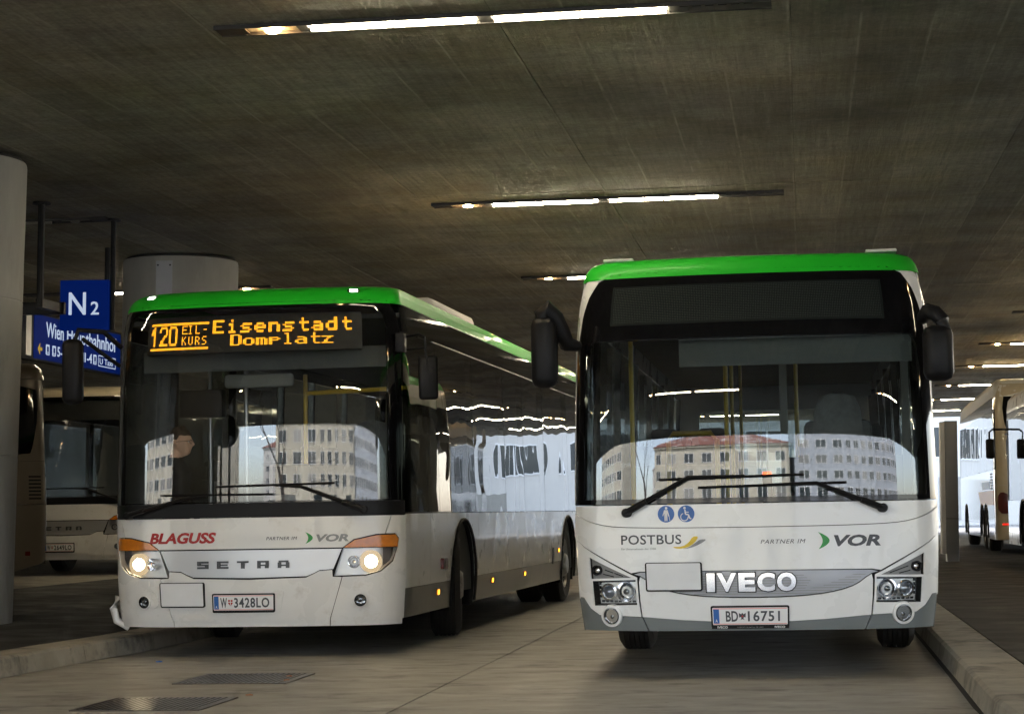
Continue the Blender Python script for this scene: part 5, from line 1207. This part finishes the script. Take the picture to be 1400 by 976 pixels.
# ================================================================== coaches on the right, in the daylight of the far end
SE = Body(1.275, [(0, 0), (.8, 3), (1.0, 10), (1.18, 50), (1.3, 90)], [(.1, -4), (1.1, 0), (1.7, 2), (3.3, 5), (3.5, 30), (3.6, 75), (3.65, 86)], 1.1, [(1.2, 1.0), (3.2, 0.97), (3.5, 0.94), (3.65, 0.86)])
E_ = thing('coach', 'tall cream coach seen from behind at the right edge, side gleaming in daylight', 'coach', (5.16, 43.2, 0.124), -1.2)
shell(E_, SE, 13.0, dict(ue=1.27, zb=0.30, skirt=0.62, belt=1.75, gtop=3.0, band=3.25, top=3.65, wheels=(2.9, 4.25, 10.4), paint='mirror_white', skirtm='mirror_white', roofm='roofgrey', rooftop='beige', header='mirror_white', ra=0.56,
     panes=((0.0, 0.8), (0.8, 3.2), (3.2, 5.6), (5.6, 8.0), (8.0, 10.4), (10.4, 12.8)), seams=(1.2, 5.0, 7.0, 9.2)))
win = chaikin([(-1.05, 3.38), (-1.1, 2.9), (-0.95, 2.35), (0.95, 2.35), (1.1, 2.9), (1.05, 3.38)], 1, True)
patch('rear_frame', SE, [(-1.266, 1.42), (1.266, 1.42), (1.266, 3.246), (1.15, 3.6), (-1.15, 3.6), (-1.266, 3.246)], 'beige', E_, holes=[win], res=0.09, off=0.003)
patch('rear_window', SE, win, 'gloss', E_, off=-0.005, th=0, res=0.09)
e = patch('engine_cover', SE, [(-1.266, 0.3), (1.266, 0.3), (1.266, 1.414), (-1.266, 1.414)], 'beige', E_, res=0.09, off=0.003)
for f in (lambda p: p, mir):
    tl = patch('tail_light', SE, f(chaikin([(0.93, 0.84), (1.22, 0.84), (1.235, 1.18), (1.14, 1.30), (0.98, 1.22)], 1, True)), 'red_lens', e, off=0.012, th=0.01)
    patch('lamp_glow', SE, f(rrect(1.0, 0.60, 1.14, 0.64, 0.01)), 'tail_red', e, off=0.010, th=0.006)
for sd in (-1, 1):
    for y in (2.9, 4.25, 10.4): wheel(E_, sd * 1.1, y, 0.48, 0.46, sd)
u = -SE.uy(1.0)
for k in range(6): patch('vent_slat', SE, rrect(u - 0.3, 1.35 + 0.06 * k, u + 0.3, 1.385 + 0.06 * k, 0.006, 2), 'black', E_, off=0.006, th=0.006, res=0.2)
patch('painted_reflection', SE, mir([(SE.uy(0.35), 1.02), (SE.uy(4.6), 1.02), (SE.uy(5.4), 1.32), (SE.uy(0.35), 1.32)]), 'orange', E_, off=0.004, th=0.004, res=0.3)  # orange reflection of another coach, painted onto the side
patch('painted_reflection', SE, mir([(SE.uy(1.6), 1.36), (SE.uy(4.0), 1.36), (SE.uy(4.3), 1.52), (SE.uy(1.6), 1.52)]), 'blue', E_, off=0.004, th=0.004, res=0.3)  # blue part of the same painted reflection
F_ = thing('city_bus', 'white bus facing away at the right edge with black twin mirrors', 'bus', (5.13, 28.2, 0.124), 0)
shell(F_, SD, 12.0, dict(ue=1.245, zb=0.28, skirt=0.5, belt=1.1, gtop=2.62, band=2.75, top=3.1, wheels=(3.2, 9.3), paint='mirror_white', skirtm='white', roofm='white', panes=((0.0, 2.5), (2.5, 5.0), (5.0, 7.5), (7.5, 9.6), (9.6, 11.7)), seams=(2.0, 5.0, 8.0)))
patch('rear_wall_outer', SD, [(-1.242, 0.3), (1.242, 0.3), (1.242, 2.746), (-1.242, 2.746)], 'white', F_, res=0.1)
for sd in (-1, 1): wheel(F_, sd * 1.08, 3.2, 0.48, 0.46, sd); wheel(F_, sd * 1.08, 9.3, 0.48, 0.46, sd)
mirror_head(F_, (-1.55, 12.25, 2.1), (0.17, 0.1, 0.38), 0, [([(-1.22, 11.95, 2.45), (-1.30, 12.2, 2.47), (-1.50, 12.25, 2.47), (-1.56, 12.25, 2.42), (-1.56, 12.25, 2.2)], 0.02)])
mirror_head(F_, (-1.17, 12.4, 2.1), (0.13, 0.1, 0.38), 0, [([(-1.22, 11.95, 2.36), (-1.25, 12.3, 2.38), (-1.14, 12.4, 2.38), (-1.14, 12.4, 2.2)], 0.02)])
